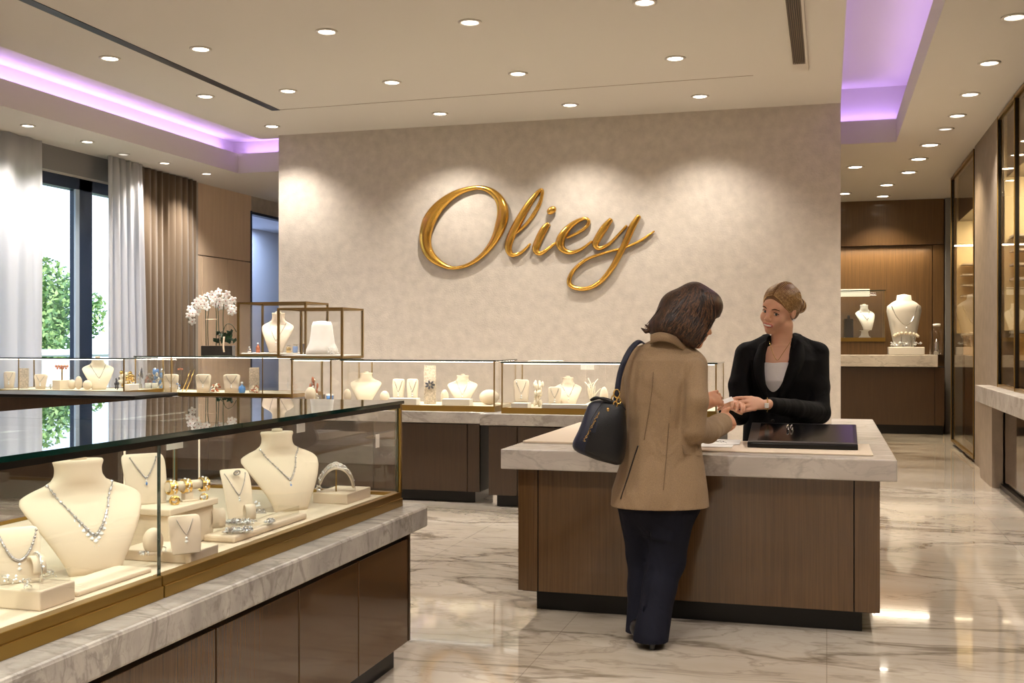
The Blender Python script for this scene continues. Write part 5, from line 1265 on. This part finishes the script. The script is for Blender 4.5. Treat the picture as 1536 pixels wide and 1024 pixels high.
for i,(px,py,hh,lab) in enumerate(((330,795,.075,'small folded cream ring stand at left end of the long tray'),(378,782,.062,'small folded cream earring stand right of the tall curved stand'))):
    small('ring_stand','display stand',lab,on_z(px,py,z5)+Vector((-.01,0,0)),[('fold','cream',lambda b,hh=hh: b.loft([[Vector((x,.55*hh*.5*math.cos(t)*(1 if k in (0,1) else .86),hh*.5+hh*.5*math.sin(t)*(1 if k in (0,1) else .90)))for k,x in enumerate((-.3*hh,.3*hh,.3*hh,-.3*hh))] for t in np.linspace(-.35*PI,1.25*PI,20)]))],AR(50))
for i,(px,py,n,lab) in enumerate(((357,787,26,'heaped silver chain bracelet lying in the middle of the long tray'),(352,800,16,'sparkling crystal bracelet lying near the tray front'),(371,798,8,'single crystal clip at the tray edge'),(405,786,7,'square crystal ring near the right end of the long tray'),(390,772,10,'upright crystal drop beside the folded earring stand'))):
    small('bracelet' if i < 2 else 'brooch','jewellery',lab,on_z(px,py,z5),[('links','chain_silver',lambda b,i=i,n=n: [ringloop(b,(.0032*n*.5*math.cos(k*1.3)*(.5+k/n),.016*math.sin(k*1.9),.009+.003*(k%3)),.008,.0017,PI/3*(k%3),k) for k in range(n)]),('stones','diamond',lambda b,i=i,n=n: gems(b,n,(.0014*n+.007,.016,.012 if i < 4 else .045),40+i,.0052))],AR(30))
p6 = on_z(440,767,DZ)
B2 = bust(p6+Vector((-.02-.35*.305*math.sin(AR(54)),.02+.35*.305*math.cos(AR(54)),0)), .305, AR(54), 'second cream neck bust near the far end of foreground case', wsc=1.1)
chain(B2, lambda x,z: b_front(.305,x,z,1.1), .305, 1, .40, 'bead', 'silver link necklace with blue teardrop on the second bust', half=.27, zt=.775, big=1.15)
e, bx7 = riser(-1.893, 521, 556, 469, DZ, .043, 'cream block at the far right end of foreground case', r=.003)
z7 = DZ+.0433
def arch(b, w, off=0, r=.0045):
    for k in range(6):
        x = -w+2*w*k/5; b.tube([(x*(1+.12*math.sin(3*t)),-.075*math.cos(t)+.02,.105*math.sin(t)+.008*math.sin(5*t+k*1.7)+off) for t in np.linspace(.35,PI*.98,22)], r*.36, 5)
small('bracelet_arch','display stand','curved cream bracelet arch on the far right block',on_z(497,737,z7)+Vector((0,.0,0)),[('arch','cream',lambda b: b.loft([[Vector((x,-.072*math.cos(t)*q+.02,.100*math.sin(t)*q)) for x,q in ((-.024,1),(.024,1),(.024,.94),(-.024,.94))] for t in np.linspace(.35,PI*.95,20)])),('rod','brass',lambda b: b.tube([(0,.02,0),(0,.02,.094)],.003,8))],AR(-60))
small('bracelet','bracelet','layered silver bangles draped over the far right arch',on_z(497,737,z7),[('bands','silver',lambda b: arch(b,.040,.006,.006)),('stones','diamond',lambda b: [b.gem((x,-.078*math.cos(t)+.02,.112*math.sin(t)),.0042) for x in (-.03,0,.03) for t in np.linspace(.5,2.7,8)])],AR(-60))
small('brooch','jewellery','silver flower brooch beside the foot of the bracelet arch',on_z(478,737,z7),[('petals','silver',lambda b:[b.ball((.009*math.cos(a),.004*math.sin(a*3),.014+.010*math.sin(a)),(.006,.004,.006)) for a in np.linspace(0,2*PI,7)])])
# white price cards standing against the back glass
for i,(px,py,w,h_,lab) in enumerate(((262,666,.13,.045,'white price card hanging at the back above the tall riser'),(451,641,.10,.055,'white price card hanging at the back above second bust'),(566,661,.06,.09,'white price card at the far end of the foreground case'))):
    c = on_x(px,py,FXB+.017); b = MB(); b.box(0,.003,-w/2,w/2,-h_/2,h_/2); o = b.build('price_card', M['card_white']); o.location = c; o.rotation_euler = (0,0,0)
    o.location.z = min(c.z, FT-.03-h_/2); tag(o, lab, 'card')
# --- helper for the far rows: items are placed on the deck of a row at depth Y
def row_item(kind, px, wpx, top, Y, zdeck, label, **k):
    p = on_y(px, 0, Y); p.z = zdeck+.0004; d = dep(p); h = (H-(top-512)*d/F)-zdeck; w = wpx*d/F
    if kind == 'board':
        e = board(p, h, w, AR(k.get('rz',14)), label, mat=k.get('mat','cream'), bot=k.get('bot',.78))
        if k.get('neck'): chain(e, bd_front(h), h, 1, .48, 'fine', k['neck'], half=.26*w/h*1.2, zt=.93, big=1.6)
    elif kind == 'bust':
        e = bust(p, h, AR(k.get('rz',16)), label, wsc=w/(.97*h))
        if k.get('neck'): chain(e, lambda x,z: b_front(h,x,z,w/(.97*h)), h, 1, k.get('drop',.36), 'fine', k['neck'], half=.24, zt=.80, big=2.0)
    elif kind == 'panel':
        e = small('textured_panel','display stand',label,p,[('panel',k.get('mat','textured_panel'),lambda b: b.rbox(-w/2,w/2,-.012,.012,0,h,.004))],AR(16))
    elif kind == 'cushion':
        e = small('display_cushion','display stand',label,p,[('cushion','cream',lambda b: b.ball((0,0,h*.5),(w/2,w*.34,h*.5),16,10))],AR(16))
    elif kind == 'box':
        e = small('display_block','display block',label,p,[('block',k.get('mat','white_pad'),lambda b: b.rbox(-w/2,w/2,-k.get('dp',.08),k.get('dp',.08),0,h,.004))],0)
    elif kind == 'cluster':
        mt = k.get('mats',('silver','diamond')); rnd = random.Random(int(px)); n = k.get('n',14)
        e = small(k.get('name','brooch'),k.get('cat','jewellery'),label,p,[(pn,m_,lambda b,j=j: [b.ball((rnd.uniform(-w/2,w/2)*.8,rnd.uniform(-.02,.02),h*(.12+.8*rnd.random())),(w*.13,.012,h*.12),7,5) for _ in range(n)]+[b.tube([(0,0,0),(0,0,h*.8)],.004,5)]) for j,(pn,m_) in enumerate(zip(('settings','stones','beads'),mt))],AR(16))
    return e
pbr('copper_bead', srgb(196,120,90), .3, .6); pbr('blue_enamel', srgb(70,130,200), .2, coat=1); pbr('red_enamel', srgb(150,70,60), .3, coat=1); pbr('dark_enamel', srgb(44,44,60), .3, coat=1)
YA, ZA = 9.6, LA+.032
row_item('board',15,18,557,YA,ZA,'small cream neck board at the left end of the window case',neck='short necklace on the leftmost small board')
row_item('panel',36,14,552,YA+.05,ZA,'grey textured panel between the two boards in the window case')
row_item('board',62,21,561,YA,ZA,'wider cream neck board right of the textured panel',neck='short necklace on the wider board in the window case',bot=.7)
row_item('cluster',76,6,574,YA,ZA,'tiny glass charm beside the wider neck board',n=5)
row_item('box',92,14,570,YA,ZA,'small pale block under the earring tree in the window case',mat='cream')
p = on_y(93,0,YA); p.z = ZA+.035+.001
small('earring_tree','display stand','brass T shaped earring tree hung with coral beads',Vector((p.x,p.y,ZA+.09)),[('stem','brass',lambda b: b.tube([(0,0,0),(0,0,.15)],.008,8)),('bar','brass',lambda b: b.tube([(-.06,0,.15),(.06,0,.15)],.006,8)),('beads','copper_bead',lambda b: [b.ball((x,-.008,.15-.02*(i%2)),(.011,.010,.014)) for i,x in enumerate(np.linspace(-.06,.06,9))])],AR(16))
row_item('cushion',108,12,569,YA,ZA,'rumpled cream cushion right of the earring tree'); row_item('cushion',118,11,564,YA,ZA,'round cream bead pot left of the shoulder bust'); row_item('cushion',131,14,570,YA-.04,ZA,'low cream cushion against the shoulder bust in the window case')
row_item('bust',147,44,536,YA+.12,ZA,'cream shoulder bust in front of the dark window mullion',neck='long fine necklace on the bust before the window mullion',rz=42)
row_item('cluster',176,8,565,YA,ZA,'dark slender ornament right of the shoulder bust',mats=('dark_enamel','dark_enamel'),n=8)
row_item('cluster',189,24,556,YA+.08,ZA,'cream shell flower ornament on gold stems near the case corner',mats=('coral_white','jewel_gold'),n=16)
row_item('box',197,11,576,YA,ZA,'little white box below the shell flower ornament')
YB2 = 10.05; ZA = LZ+.032
row_item('cluster',211,8,551,YB2,ZA,'dark thistle ornament at the case joint',mats=('dark_enamel','silver'),n=8)
row_item('cluster',226,18,559,YB2+.15,ZA,'red and dark enamel butterfly brooch on a stem',mats=('red_enamel','dark_enamel'),n=14)
row_item('cluster',238,18,552,YB2+.1,ZA,'blue enamel butterfly brooch on a stem',mats=('blue_enamel','silver'),n=16)
for px,lab in ((222,'left of the two white cups under the butterflies'),(232,'right of the two white cups under the butterflies')):
    p = on_y(px,0,YB2); p.z = ZA+.0004; small('cup','cup',lab,p,[('cup_wall','white_pad',lambda b: b.lathe([(.024,0),(.034,.09),(.030,.09),(.022,.01)],n=16))])
row_item('board',257,24,561,YB2,ZA,'cream neck board left of the gold twigs',neck='fine chain on the board left of the gold twigs')
row_item('cluster',268,6,574,YB2-.02,ZA,'small blue glass figure beside the gold twigs',mats=('blue_enamel','diamond'),n=5)
p = on_y(276,0,YB2+.1); p.z = ZA
small('gold_twigs','ornament','pair of leaning gold twigs topped with berries',p,[('twigs','jewel_gold',lambda b:[b.tube([(x,0,0),(x+.05,0,.12),(x+.09,0,.23)],.005,6) for x in (-.02,.02)]),('berries','copper_bead',lambda b:[b.ball((-.06+.02*i,0,.235+.006*(i%2)),.010) for i in range(3)])],AR(16))
row_item('board',305.5,24,561,YB2,ZA,'cream neck board in the middle of the orchid case',neck='fine chain on the middle board under the orchid')
row_item('cluster',324,14,575,YB2,ZA,'pale stone flower cluster between two neck boards',mats=('coral_white','copper_bead'),n=12)
row_item('board',348,26,561,YB2,ZA,'cream neck board right of the pale flower cluster',neck='fine chain on the board right of the flower cluster')
for px,top,mt,lab in ((363,573,'blue_enamel','pale blue perfume flask near the right end of orchid case'),(317,581,'silver','tiny glass flask left of the flower cluster')):
    p = on_y(px,0,YB2); p.z = ZA+.0004; hh = (590-top)*.0066
    small('glass_flask','bottle',lab,p,[('flask_body',mt,lambda b,hh=hh: b.lathe([(hh*.28,0),(hh*.34,hh*.3),(hh*.30,hh*.55),(hh*.1,hh*.7),(hh*.1,hh*.8)],n=14)),('stopper','diamond',lambda b,hh=hh: b.ball((0,0,hh*.88),hh*.14))])
row_item('panel',381.5,15,551,YB2+.1,ZA,'tall brown textured panel at the right end of orchid case'); row_item('cluster',382,13,578,YB2,ZA,'beige bead heap at the foot of the textured panel',mats=('coral_white','copper_bead'),n=14)
# corner case
ZCc = RZ+.028
row_item('cluster',471,14,566,9.4,ZCc,'tall silver figurine with a gold bowl in the corner case',mats=('silver','copper_bead'),n=10)
p = on_y(495,0,9.35); p.z = ZCc; small('cup','cup','blue and white cup in the corner case',p,[('cup_wall','white_pad',lambda b: b.lathe([(.028,0),(.036,.10),(.032,.10),(.026,.01)],n=16)),('painted_band','blue_enamel',lambda b: b.lathe([(.031,.02),(.0365,.085)],n=16))])
row_item('cushion',466,18,580,9.3,ZCc,'flat pale cushion at the foot of the silver figurine')
# case D
YD, ZD = 9.36, RZ+.0465
row_item('bust',549,46,559,YD+.15,ZD,'cream shoulder bust at the left end of the centre case',rz=16)
row_item('cushion',521,12,583,YD,ZD,'small crystal bowl left of the shoulder bust'); row_item('cushion',577,15,586,YD-.05,ZD,'low cream cushion right of the shoulder bust in centre case')
row_item('board',598,19,568,YD,ZD,'first of two small boards with beaded earrings in the centre case',neck='beaded necklace on the first small board of the centre case'); row_item('board',619,18,568,YD,ZD,'second of two small boards with beaded earrings in the centre case',neck='beaded necklace on the second small board of the centre case')
row_item('box',606,46,597,YD-.12,ZD,'flat white tray under the two small boards',dp=.05)
row_item('panel',645,18,548,YD+.05,ZD,'tall pale panel with a black flower brooch')
p = on_y(645,577,YD+.02); small('brooch','brooch','black flower brooch pinned on the tall pale panel',p,[('petals','dark_enamel',lambda b:[b.ball((.030*math.cos(a),-.004,.026*math.sin(a)),(.018,.006,.010),R=Matrix.Rotation(-a,3,'Y')) for a in np.linspace(0,2*PI,8)])],AR(16))
row_item('bust',694,44,563,YD+.12,ZD+.02,'cream bust wearing a twisted scarf necklace in the centre case',neck='crossed scarf necklace on the centre case bust',drop=.3)
row_item('box',686,44,598,YD-.08,ZD,'white block in front of the scarf necklace bust',dp=.05); row_item('cushion',667,12,584,YD,ZD,'stack of pale bangles left of the scarf necklace bust')
row_item('cushion',734,30,584,YD+.05,ZD,'curved cream bracelet pillow at the right end of centre case')
# case E
YE, ZE = 9.2, RZ+.0465
row_item('box',782,26,604,YE-.1,ZE,'white block under the board at the left end of the case behind the bag',dp=.06)
row_item('board',782,24,569,YE,ZE+.001,'white neck board at the left end of the case behind the bag',neck='V shaped chain on the leftmost board behind the bag')
row_item('cluster',808,16,571,YE,ZE,'white heart topped coral ornament',mats=('coral_white','coral_white'),n=16,name='ornament',cat='ornament')
row_item('board',832,20,580,YE-.03,ZE,'smaller white neck board beside the broad bust',neck='chain on the smaller board beside the broad bust')
row_item('bust',852,40,566,YE+.12,ZE,'broad white bust in the case behind the bag',neck='long pendant on the broad white bust behind the bag')
row_item('box',848,70,606,YE-.14,ZE,'long low white tray in the case behind the bag',dp=.04)
def coral(b):
    rnd = random.Random(3)
    for i in range(9):
        a = i*.7; p0 = Vector((0,0,.05)); p1_ = p0+Vector((.03*math.cos(a),.02*math.sin(a),.06+.01*i)); p2 = p1_+Vector((.05*math.cos(a*2.1),.01,.05+.03*rnd.random())); b.tube(catmull([p0,p1_,p2],4),[.009-.0008*k for k in range(9)],6)
    b.lathe([(.05,0),(.05,.03),(.01,.05)],n=16)
p = on_y(887,0,YE+.05); p.z = ZE+.0004; small('coral_ornament','ornament','white branching coral jewellery holder',p,[('branches','coral_white',coral)])
row_item('cushion',906,13,580,YE,ZE,'white domed cushion partly hidden by the bag strap')
for px,py,w,hh,Y_,lab in ((881,550,.12,.05,YE+.35,'white card inside the case above the coral holder'),):
    c = on_y(px,py,Y_); b = MB(); b.box(-w/2,w/2,-.002,.002,-hh/2,hh/2); o = b.build('price_card', M['card_white']); o.location = c; tag(o, lab, 'card')
c = on_z(871,537.5,1.249); b = MB(); b.box(-.14,.14,-.10,.10,0,.003); o = b.build('price_card', M['card_white']); o.location = (c.x,9.35,1.2485); tag(o, 'white sheet lying on top of the case behind the bag', 'card')
# glass boxes on the window row
zb1 = ZT+.0345
p = on_y(417,0,10.22); p.z = zb1; hh = H-(469-512)*dep(p)/F-zb1
B3 = bust(p, hh, AR(20), 'cream neck bust inside the tall brass framed box', wsc=.80); chain(B3, lambda x,z: b_front(hh,x,z,.80), hh, 1, .30, 'fine', 'fine necklace with cluster pendant in the tall brass framed box', half=.22, zt=.78, big=2)
def rel_item(px, Y, z, name, cat, lab, parts, rz=16):
    p = on_y(px,0,Y); p.z = z; return small(name,cat,lab,p,parts,AR(rz))
for px,w,hh,mt,lab in ((374,.02,.05,'silver','first small glass vial left of the bust in the tall brass box'),(387,.022,.085,'copper_bead','amber vial left of the bust in the tall brass box')):
    rel_item(px,10.12,zb1,'glass_vial','bottle',lab,[('vial_body',mt,lambda b,w=w,hh=hh: b.lathe([(w,0),(w,hh*.7),(w*.4,hh*.85),(w*.4,hh)],n=12)),('stopper','diamond',lambda b,hh=hh: b.ball((0,0,hh+.008),.010))])
for px,hh,mt,lab in ((433,.075,'jewel_gold','gold patterned small tin in the tall brass box'),(443,.085,'blue_enamel','blue patterned small tin in the tall brass box'),(453,.115,'dark_enamel','taller navy patterned tin in the tall brass box')):
    rel_item(px,10.10,zb1,'jewellery_tin','tin',lab,[('tin_body',mt,lambda b,hh=hh: b.lathe([(.026,0),(.026,hh*.8)],n=16)),('lid','silver',lambda b,hh=hh: b.lathe([(.028,hh*.8),(.028,hh),(.001,hh)],n=16))])
zb2 = 1.263+.0325
p = on_y(483,0,9.5); p.z = zb2; hh = H-(481-512)*dep(p)/F-zb2
small('necklace_bust','necklace bust','plain white bell shaped bust in the smaller brass box',p,[('body','bust_white',lambda b: b.lathe([(hh*.52,0),(hh*.50,hh*.15),(hh*.40,hh*.35),(hh*.36,hh*.6),(hh*.33,hh*.85),(hh*.28,hh*.97),(.01,hh)],n=28,sy=.6))])
rel_item(500,9.38,zb2,'crystal_bracelet','bracelet','crystal bracelet on a clear block in the smaller brass box',[('clear_block','acrylic',lambda b: b.box(-.06,.06,-.03,.03,0,.07)),('stones','diamond',lambda b: gems(b,18,(.05,.025,.06),8,.006))])
# --- orchid
op = on_y(322,0,10.15); op.z = ZT+.0004
od = dep(op)/F
orch = empty('potted_orchid', op, YAW, 'white orchid arching from a black rectangular planter', 'plant')
b = MB(); b.rbox(-.125,.20,-.07,.07,0,.105,.006,2); b.build('planter', M['pot_black'], orch)
O = lambda px, py, v=0: Vector(((px-322)*od, v, H-(py-512)*od-op.z))
b = MB()
for pts in ([(310,518),(309,480),(307,455),(298,450),(286,462),(281,480)],[(313,518),(312,480),(314,452),(306,444),(292,455)],[(325,518),(325,478),(324,455),(328,447)],[(330,518),(328,480),(328,455),(340,444)],[(336,500),(335,475),(337,452),(348,450),(353,464)]):
    b.tube(catmull([O(x,y,.01*i-.02) for i,(x,y) in enumerate(pts)],6), .0045, 6)
b.build('stems', M['stem_green'], orch)
b = MB(); b.tube([O(309,479,-.02),O(326,479,-.02)], .003, 5); b.build('support_stick', M['wood_pale'], orch)
pb = MB(); lb = MB(); rnd = random.Random(11)
spots = [(286,463),(284,473),(288,482),(291,470),(290,457),(297,452),(300,462),(296,468),(302,448),(309,444),(308,456),(315,451),(317,441),(322,456),(325,446),(330,438),(332,452),(336,444),(340,451),(343,441),(346,452),(349,460),(351,450),(354,466),(348,468),(311,461),(301,456),(328,460),(338,458),(320,449)]
for i,(x,y) in enumerate(spots):
    c = O(x,y,rnd.uniform(-.06,.05)); nrm = Vector((rnd.uniform(-.5,.5),-1,rnd.uniform(-.4,.2))).normalized(); u = nrm.orthogonal().normalized(); w_ = nrm.cross(u); ph = rnd.random()*2
    Rm = Matrix((u,w_,nrm)).transposed()
    for k in range(5):
        a = ph+k*2*PI/5; dirv = u*math.cos(a)+w_*math.sin(a); tg = nrm.cross(dirv); Rk = Matrix((dirv,tg,nrm)).transposed()
        pb.ball(c+dirv*.021+nrm*.004, (.024,.016,.004), 8, 5, Rk)
    lb.ball(c+nrm*.008, (.0065,.0065,.006), 6, 4)
pb.build('blossoms', M['petal'], orch); lb.build('blossom_centres', M['petal_lip'], orch)
b = MB()
for i in range(46):
    base = O(rnd.uniform(326,350),rnd.uniform(500,516),rnd.uniform(-.05,.05)); dr = Vector((rnd.uniform(-1,1),rnd.uniform(-1,.6),rnd.uniform(.2,1.2))).normalized(); L_ = rnd.uniform(.04,.10); sd = dr.orthogonal().normalized()*L_*.28
    q = [b.bm.verts.new(p_) for p_ in (base, base+dr*L_*.5+sd, base+dr*L_+Vector((0,0,-.01)), base+dr*L_*.5-sd)]; b.bm.faces.new(q)
b.build('leaves', M['leaf_dark'], orch)
b = MB(); b.tube(catmull([O(336,516,-.04),O(337,495,-.04),O(342,486,-.04),O(350,488,-.04),(O(356,498,-.04))],6),.004,6); b.build('twig', M['stem_green'], orch)
b = MB(); b.tube(catmull([O(339,505,-.075),O(338,518,-.08),O(339,528,-.078)],4),.010,6); b.build('ribbon', M['wood_pale'], orch)
# --- rear counter
zr = zt_+.0005
p = on_y(1356,0,17.95); p.z = zr; hh = H-(441-512)*dep(p)/F-zr
small('torso_mannequin','mannequin','tall white tapering torso mannequin on the rear counter',p,[('body','bust_white',lambda b: b.lathe([(hh*.14,0),(hh*.16,hh*.12),(hh*.20,hh*.30),(hh*.25,hh*.55),(hh*.285,hh*.72),(hh*.275,hh*.80),(hh*.20,hh*.86),(hh*.125,hh*.90),(hh*.115,hh*.98),(.01,hh)],n=32,sy=.55))],AR(16))
small('necklace','necklace','strand necklace crossing the tall torso mannequin',Vector((p.x,p.y-.22,p.z)),[('strand','silver',lambda b:b.tube(catmull([(-.20,.03,hh*.80),(-.12,-.02,hh*.60),(0,-.05,hh*.48),(.12,-.02,hh*.60),(.20,.03,hh*.80)],8),.006,6)),('pendant','diamond',lambda b:b.gem((0,-.06,hh*.44),.022))],AR(16))
p = on_y(1359,0,17.82); p.z = zr; small('display_block','display block','white block before the torso mannequin on the rear counter',p,[('block','white_pad',lambda b:b.rbox(-.26,.26,-.08,.08,0,.12,.01))],AR(5))
small('pearl_bracelet','bracelet','pearl bracelet on a small stand before the torso mannequin',Vector((p.x,p.y,zr+.1205)),[('pearls','coral_white',lambda b:[b.ball((.17*math.cos(t),0,.16+.05*math.sin(t)),.026,8,6) for t in np.linspace(.1,PI-.1,9)]),('stand_post','silver',lambda b:[b.tube([(x,0,0),(x*1.2,0,.17)],.01,6) for x in (-.06,.06,.10)]),('crystal_heap','diamond',lambda b:gems(b,24,(.22,.05,.05),77,.02))])
p = on_y(1405,0,17.9); p.z = zr; hh = H-(489-512)*dep(p)/F-zr
small('glass_dome','cloche','slim clear glass dome at the right end of the rear counter',p,[('dome','acrylic',lambda b: b.lathe([(.10,0),(.10,hh*.78),(.07,hh*.9),(.05,hh*.92),(.05,hh)],n=20)),('dome_cap','card_white',lambda b: b.lathe([(.055,hh),(.055,hh+.035),(.01,hh+.04)],n=16)),('figurine','silver',lambda b: b.lathe([(.05,.005),(.03,hh*.2),(.035,hh*.4),(.01,hh*.55)],n=12))])
zq = zsb+.0565
p = on_y(1297,0,18.05); p.z = zq; hh = H-(457-512)*dep(p)/F-zq; hh0 = hh
e = bust(p+Vector((0,0,.12)), hh-.12, AR(16), 'white bust on a turned foot in the rear glass case', wsc=.75, mat='bust_white'); chain(e, lambda x,z: b_front(hh0-.12,x,z,.75), hh-.12, 1, .40, 'fine', 'necklace on the bust in the rear glass case', half=.2, zt=.78, big=4)
small('pedestal','pedestal','turned white foot under the bust in rear glass case',p,[('foot','bust_white',lambda b:b.lathe([(.10,0),(.06,.04),(.05,.10),(.08,.1195)],n=16))])
p = on_y(1273,0,18.0); p.z = zq; small('perfume_bottle','bottle','black square perfume bottle in the rear glass case',p,[('bottle_body','pot_black',lambda b:b.rbox(-.065,.065,-.04,.04,0,.30,.01)),('bottle_cap','pot_black',lambda b:b.lathe([(.02,.30),(.02,.35),(.01,.355)],n=12))],AR(16))
c = on_y(1281,439,18.3); b = MB(); b.box(-.24,.24,-.004,.004,-.06,.06); o = b.build('price_card', M['card_white']); o.location = c; tag(o, 'white card at the top of the rear glass case', 'card')
# --- right alcoves
for i,(Y_,h_,lab) in enumerate(((15.3,.42,'white bust behind the rear right glass panel'),(11.2,.36,'white bust behind the right edge glass beside the pier'),(10.2,.30,'white bust behind the right edge glass, second from the pier'))):
    e = bust(Vector((2.02,Y_,1.5255)), h_, AR(60), lab, wsc=.8, mat='bust_white')
for i,(Y_,lab) in enumerate(((15.72,'heap of pale jewellery right of the bust in the rear alcove'),(13.9,'heap of pale jewellery left of the bust in the rear alcove'),(14.6,'heap of pale jewellery at the far end of rear alcove'),(10.8,'heap of pale jewellery behind the right edge glass by the pier'),(9.6,'heap of pale jewellery behind the right edge glass nearer the viewer'))):
    small('jewellery_tray','jewellery',lab,Vector((1.98,Y_,1.5255)),[('tray','white_pad',lambda b:b.rbox(-.12,.12,-.2,.2,0,.02,.004)),('pieces','coral_white',lambda b,i=i:[b.ball((random.Random(i*9+k).uniform(-.09,.09),random.Random(k*7+i).uniform(-.17,.17),.045),(.025,.03,.03*(1+k%3)),7,5) for k in range(12)])])
# --- service desk items
tb0, tb1 = on_z(1121,667,IZ), on_z(1286,669,IZ)
tl = (tb1-tb0).length; tc_ = (tb0+tb1)/2
tab = empty('tablet', (0,0,0), 0, 'large black framed tablet display lying tilted on the desk', 'tablet')
Ym = 5.82; x0_, x1_ = on_y(1121,0,Ym).x, on_y(1287,0,Ym).x; zf = IZ+.0085; yb_ = 6.20; 
def tz(y): return zf+.028+(y-Ym)*.20
b = MB()
prof = [(Ym,zf),(yb_,zf),(yb_,tz(yb_)),(Ym+.004,tz(Ym)),(Ym,tz(Ym)-.006)]
b.prism([Vector((0,y,z_)) for y,z_ in prof], lambda p: (x0_,p.y,p.z), lambda p: (x1_,p.y,p.z)); b.build('case', M['kick'], tab, bevel=.004)
b = MB(); sc_ = .014; b.prism([Vector((0,y,z_)) for y,z_ in ((Ym+.03,tz(Ym+.03)+.0005),(yb_-.02,tz(yb_-.02)+.0005),(yb_-.02,tz(yb_-.02)+.002),(Ym+.03,tz(Ym+.03)+.002))], lambda p: (x0_+.05,p.y,p.z), lambda p: (x1_-.02,p.y,p.z))
pbr('screen_black', srgb(6,6,8), .12, spec=.35); b.build('screen', M['screen_black'], tab)
b = MB(); b.prism([Vector((0,y,z_)) for y,z_ in ((Ym+.005,tz(Ym)+.0005),(Ym+.028,tz(Ym+.028)+.0005),(Ym+.028,tz(Ym+.028)+.003),(Ym+.005,tz(Ym)+.003))], lambda p: (x0_+.004,p.y,p.z), lambda p: (x1_-.004,p.y,p.z)); b.build('front_bezel', pbr('bezel_grey', srgb(70,66,64), .4, .3), tab)
b = MB(); ringloop(b, (-.008,0,.012), .013, .0035, PI/2, AR(70)); ringloop(b, (.012,.004,.012), .013, .0035, PI/2, AR(70)); o = b.build('ring_pair', M['silver']); yy_ = 6.06; o.location = (on_y(1184,0,yy_).x, yy_, tz(yy_)+.0022); tag(o, 'pair of silver rings standing on the black tablet', 'rings')
# paper sheets
for i,(pts,lab) in enumerate((([(1040,668),(1109,667),(1125,645),(1062,645)],'top paper sketch sheet between the women on the desk'),([(1046,670),(1098,671),(1112,652),(1055,652)],'lower paper sheet peeking out beneath the sketch sheet'))):
    q = [on_z(x,y,IZ+.009) for x,y in pts]; z_ = IZ+.0115-.0015*i
    q = [Vector((v.x, min(v.y,6.22), z_)) for v in q]
    b = MB(); b.prism(q, lambda p: Vector(p), lambda p: Vector(p)+Vector((0,0,.001))); o = b.build('paper_sheet', M['card_white']); tag(o, lab, 'paper')
    if i == 0:
        mid = sum(q, Vector())/4; b = MB()
        for k in range(7):
            a = k*1.3; b.tube(catmull([mid+Vector((.06*math.cos(a+j*.5)*(.4+j*.2),.07*math.sin(a*1.7+j*.6)*(.4+j*.2),.0016)) for j in range(4)],4),.0009,4)
        s2 = b.build('pencil_drawing', M['chain_dark'], o)
# small card passed between hands
hc = Vector(loc)
pc = on_y(1092,600,6.02); b = MB(); b.rbox(-.028,.028,-.017,.017,-.001,.001,.0006,1); o = b.build('gift_card', M['card_white']); o.location = pc; o.rotation_euler = (AR(35),AR(-20),AR(20)); tag(o, 'small white card passed between the two women', 'card')
# ================================================================= CAMERA AND RENDER LOOK
cam = bpy.data.cameras.new('camera'); cam.sensor_width = 36; cam.lens = 36*F/1536; cam.clip_start = .05; cam.clip_end = 200
co = bpy.data.objects.new('camera', cam); link(co); co.location = (0,0,H); co.rotation_euler = (PI/2, 0, YAW)
SC.camera = co
vs = SC.view_settings; vs.view_transform = 'Standard'; vs.look = 'None'; vs.gamma = 1; vs.use_curve_mapping = False; vs.exposure = EXPO
SC.cycles.use_denoising = True; SC.cycles.denoiser = 'OPENIMAGEDENOISE'
SC.cycles.max_bounces = 14; SC.cycles.transparent_max_bounces = 40; SC.cycles.glossy_bounces = 5; SC.cycles.diffuse_bounces = 4
SC.cycles.sample_clamp_indirect = 6; SC.cycles.caustics_reflective = False; SC.cycles.caustics_refractive = False; SC.cycles.use_light_tree = True
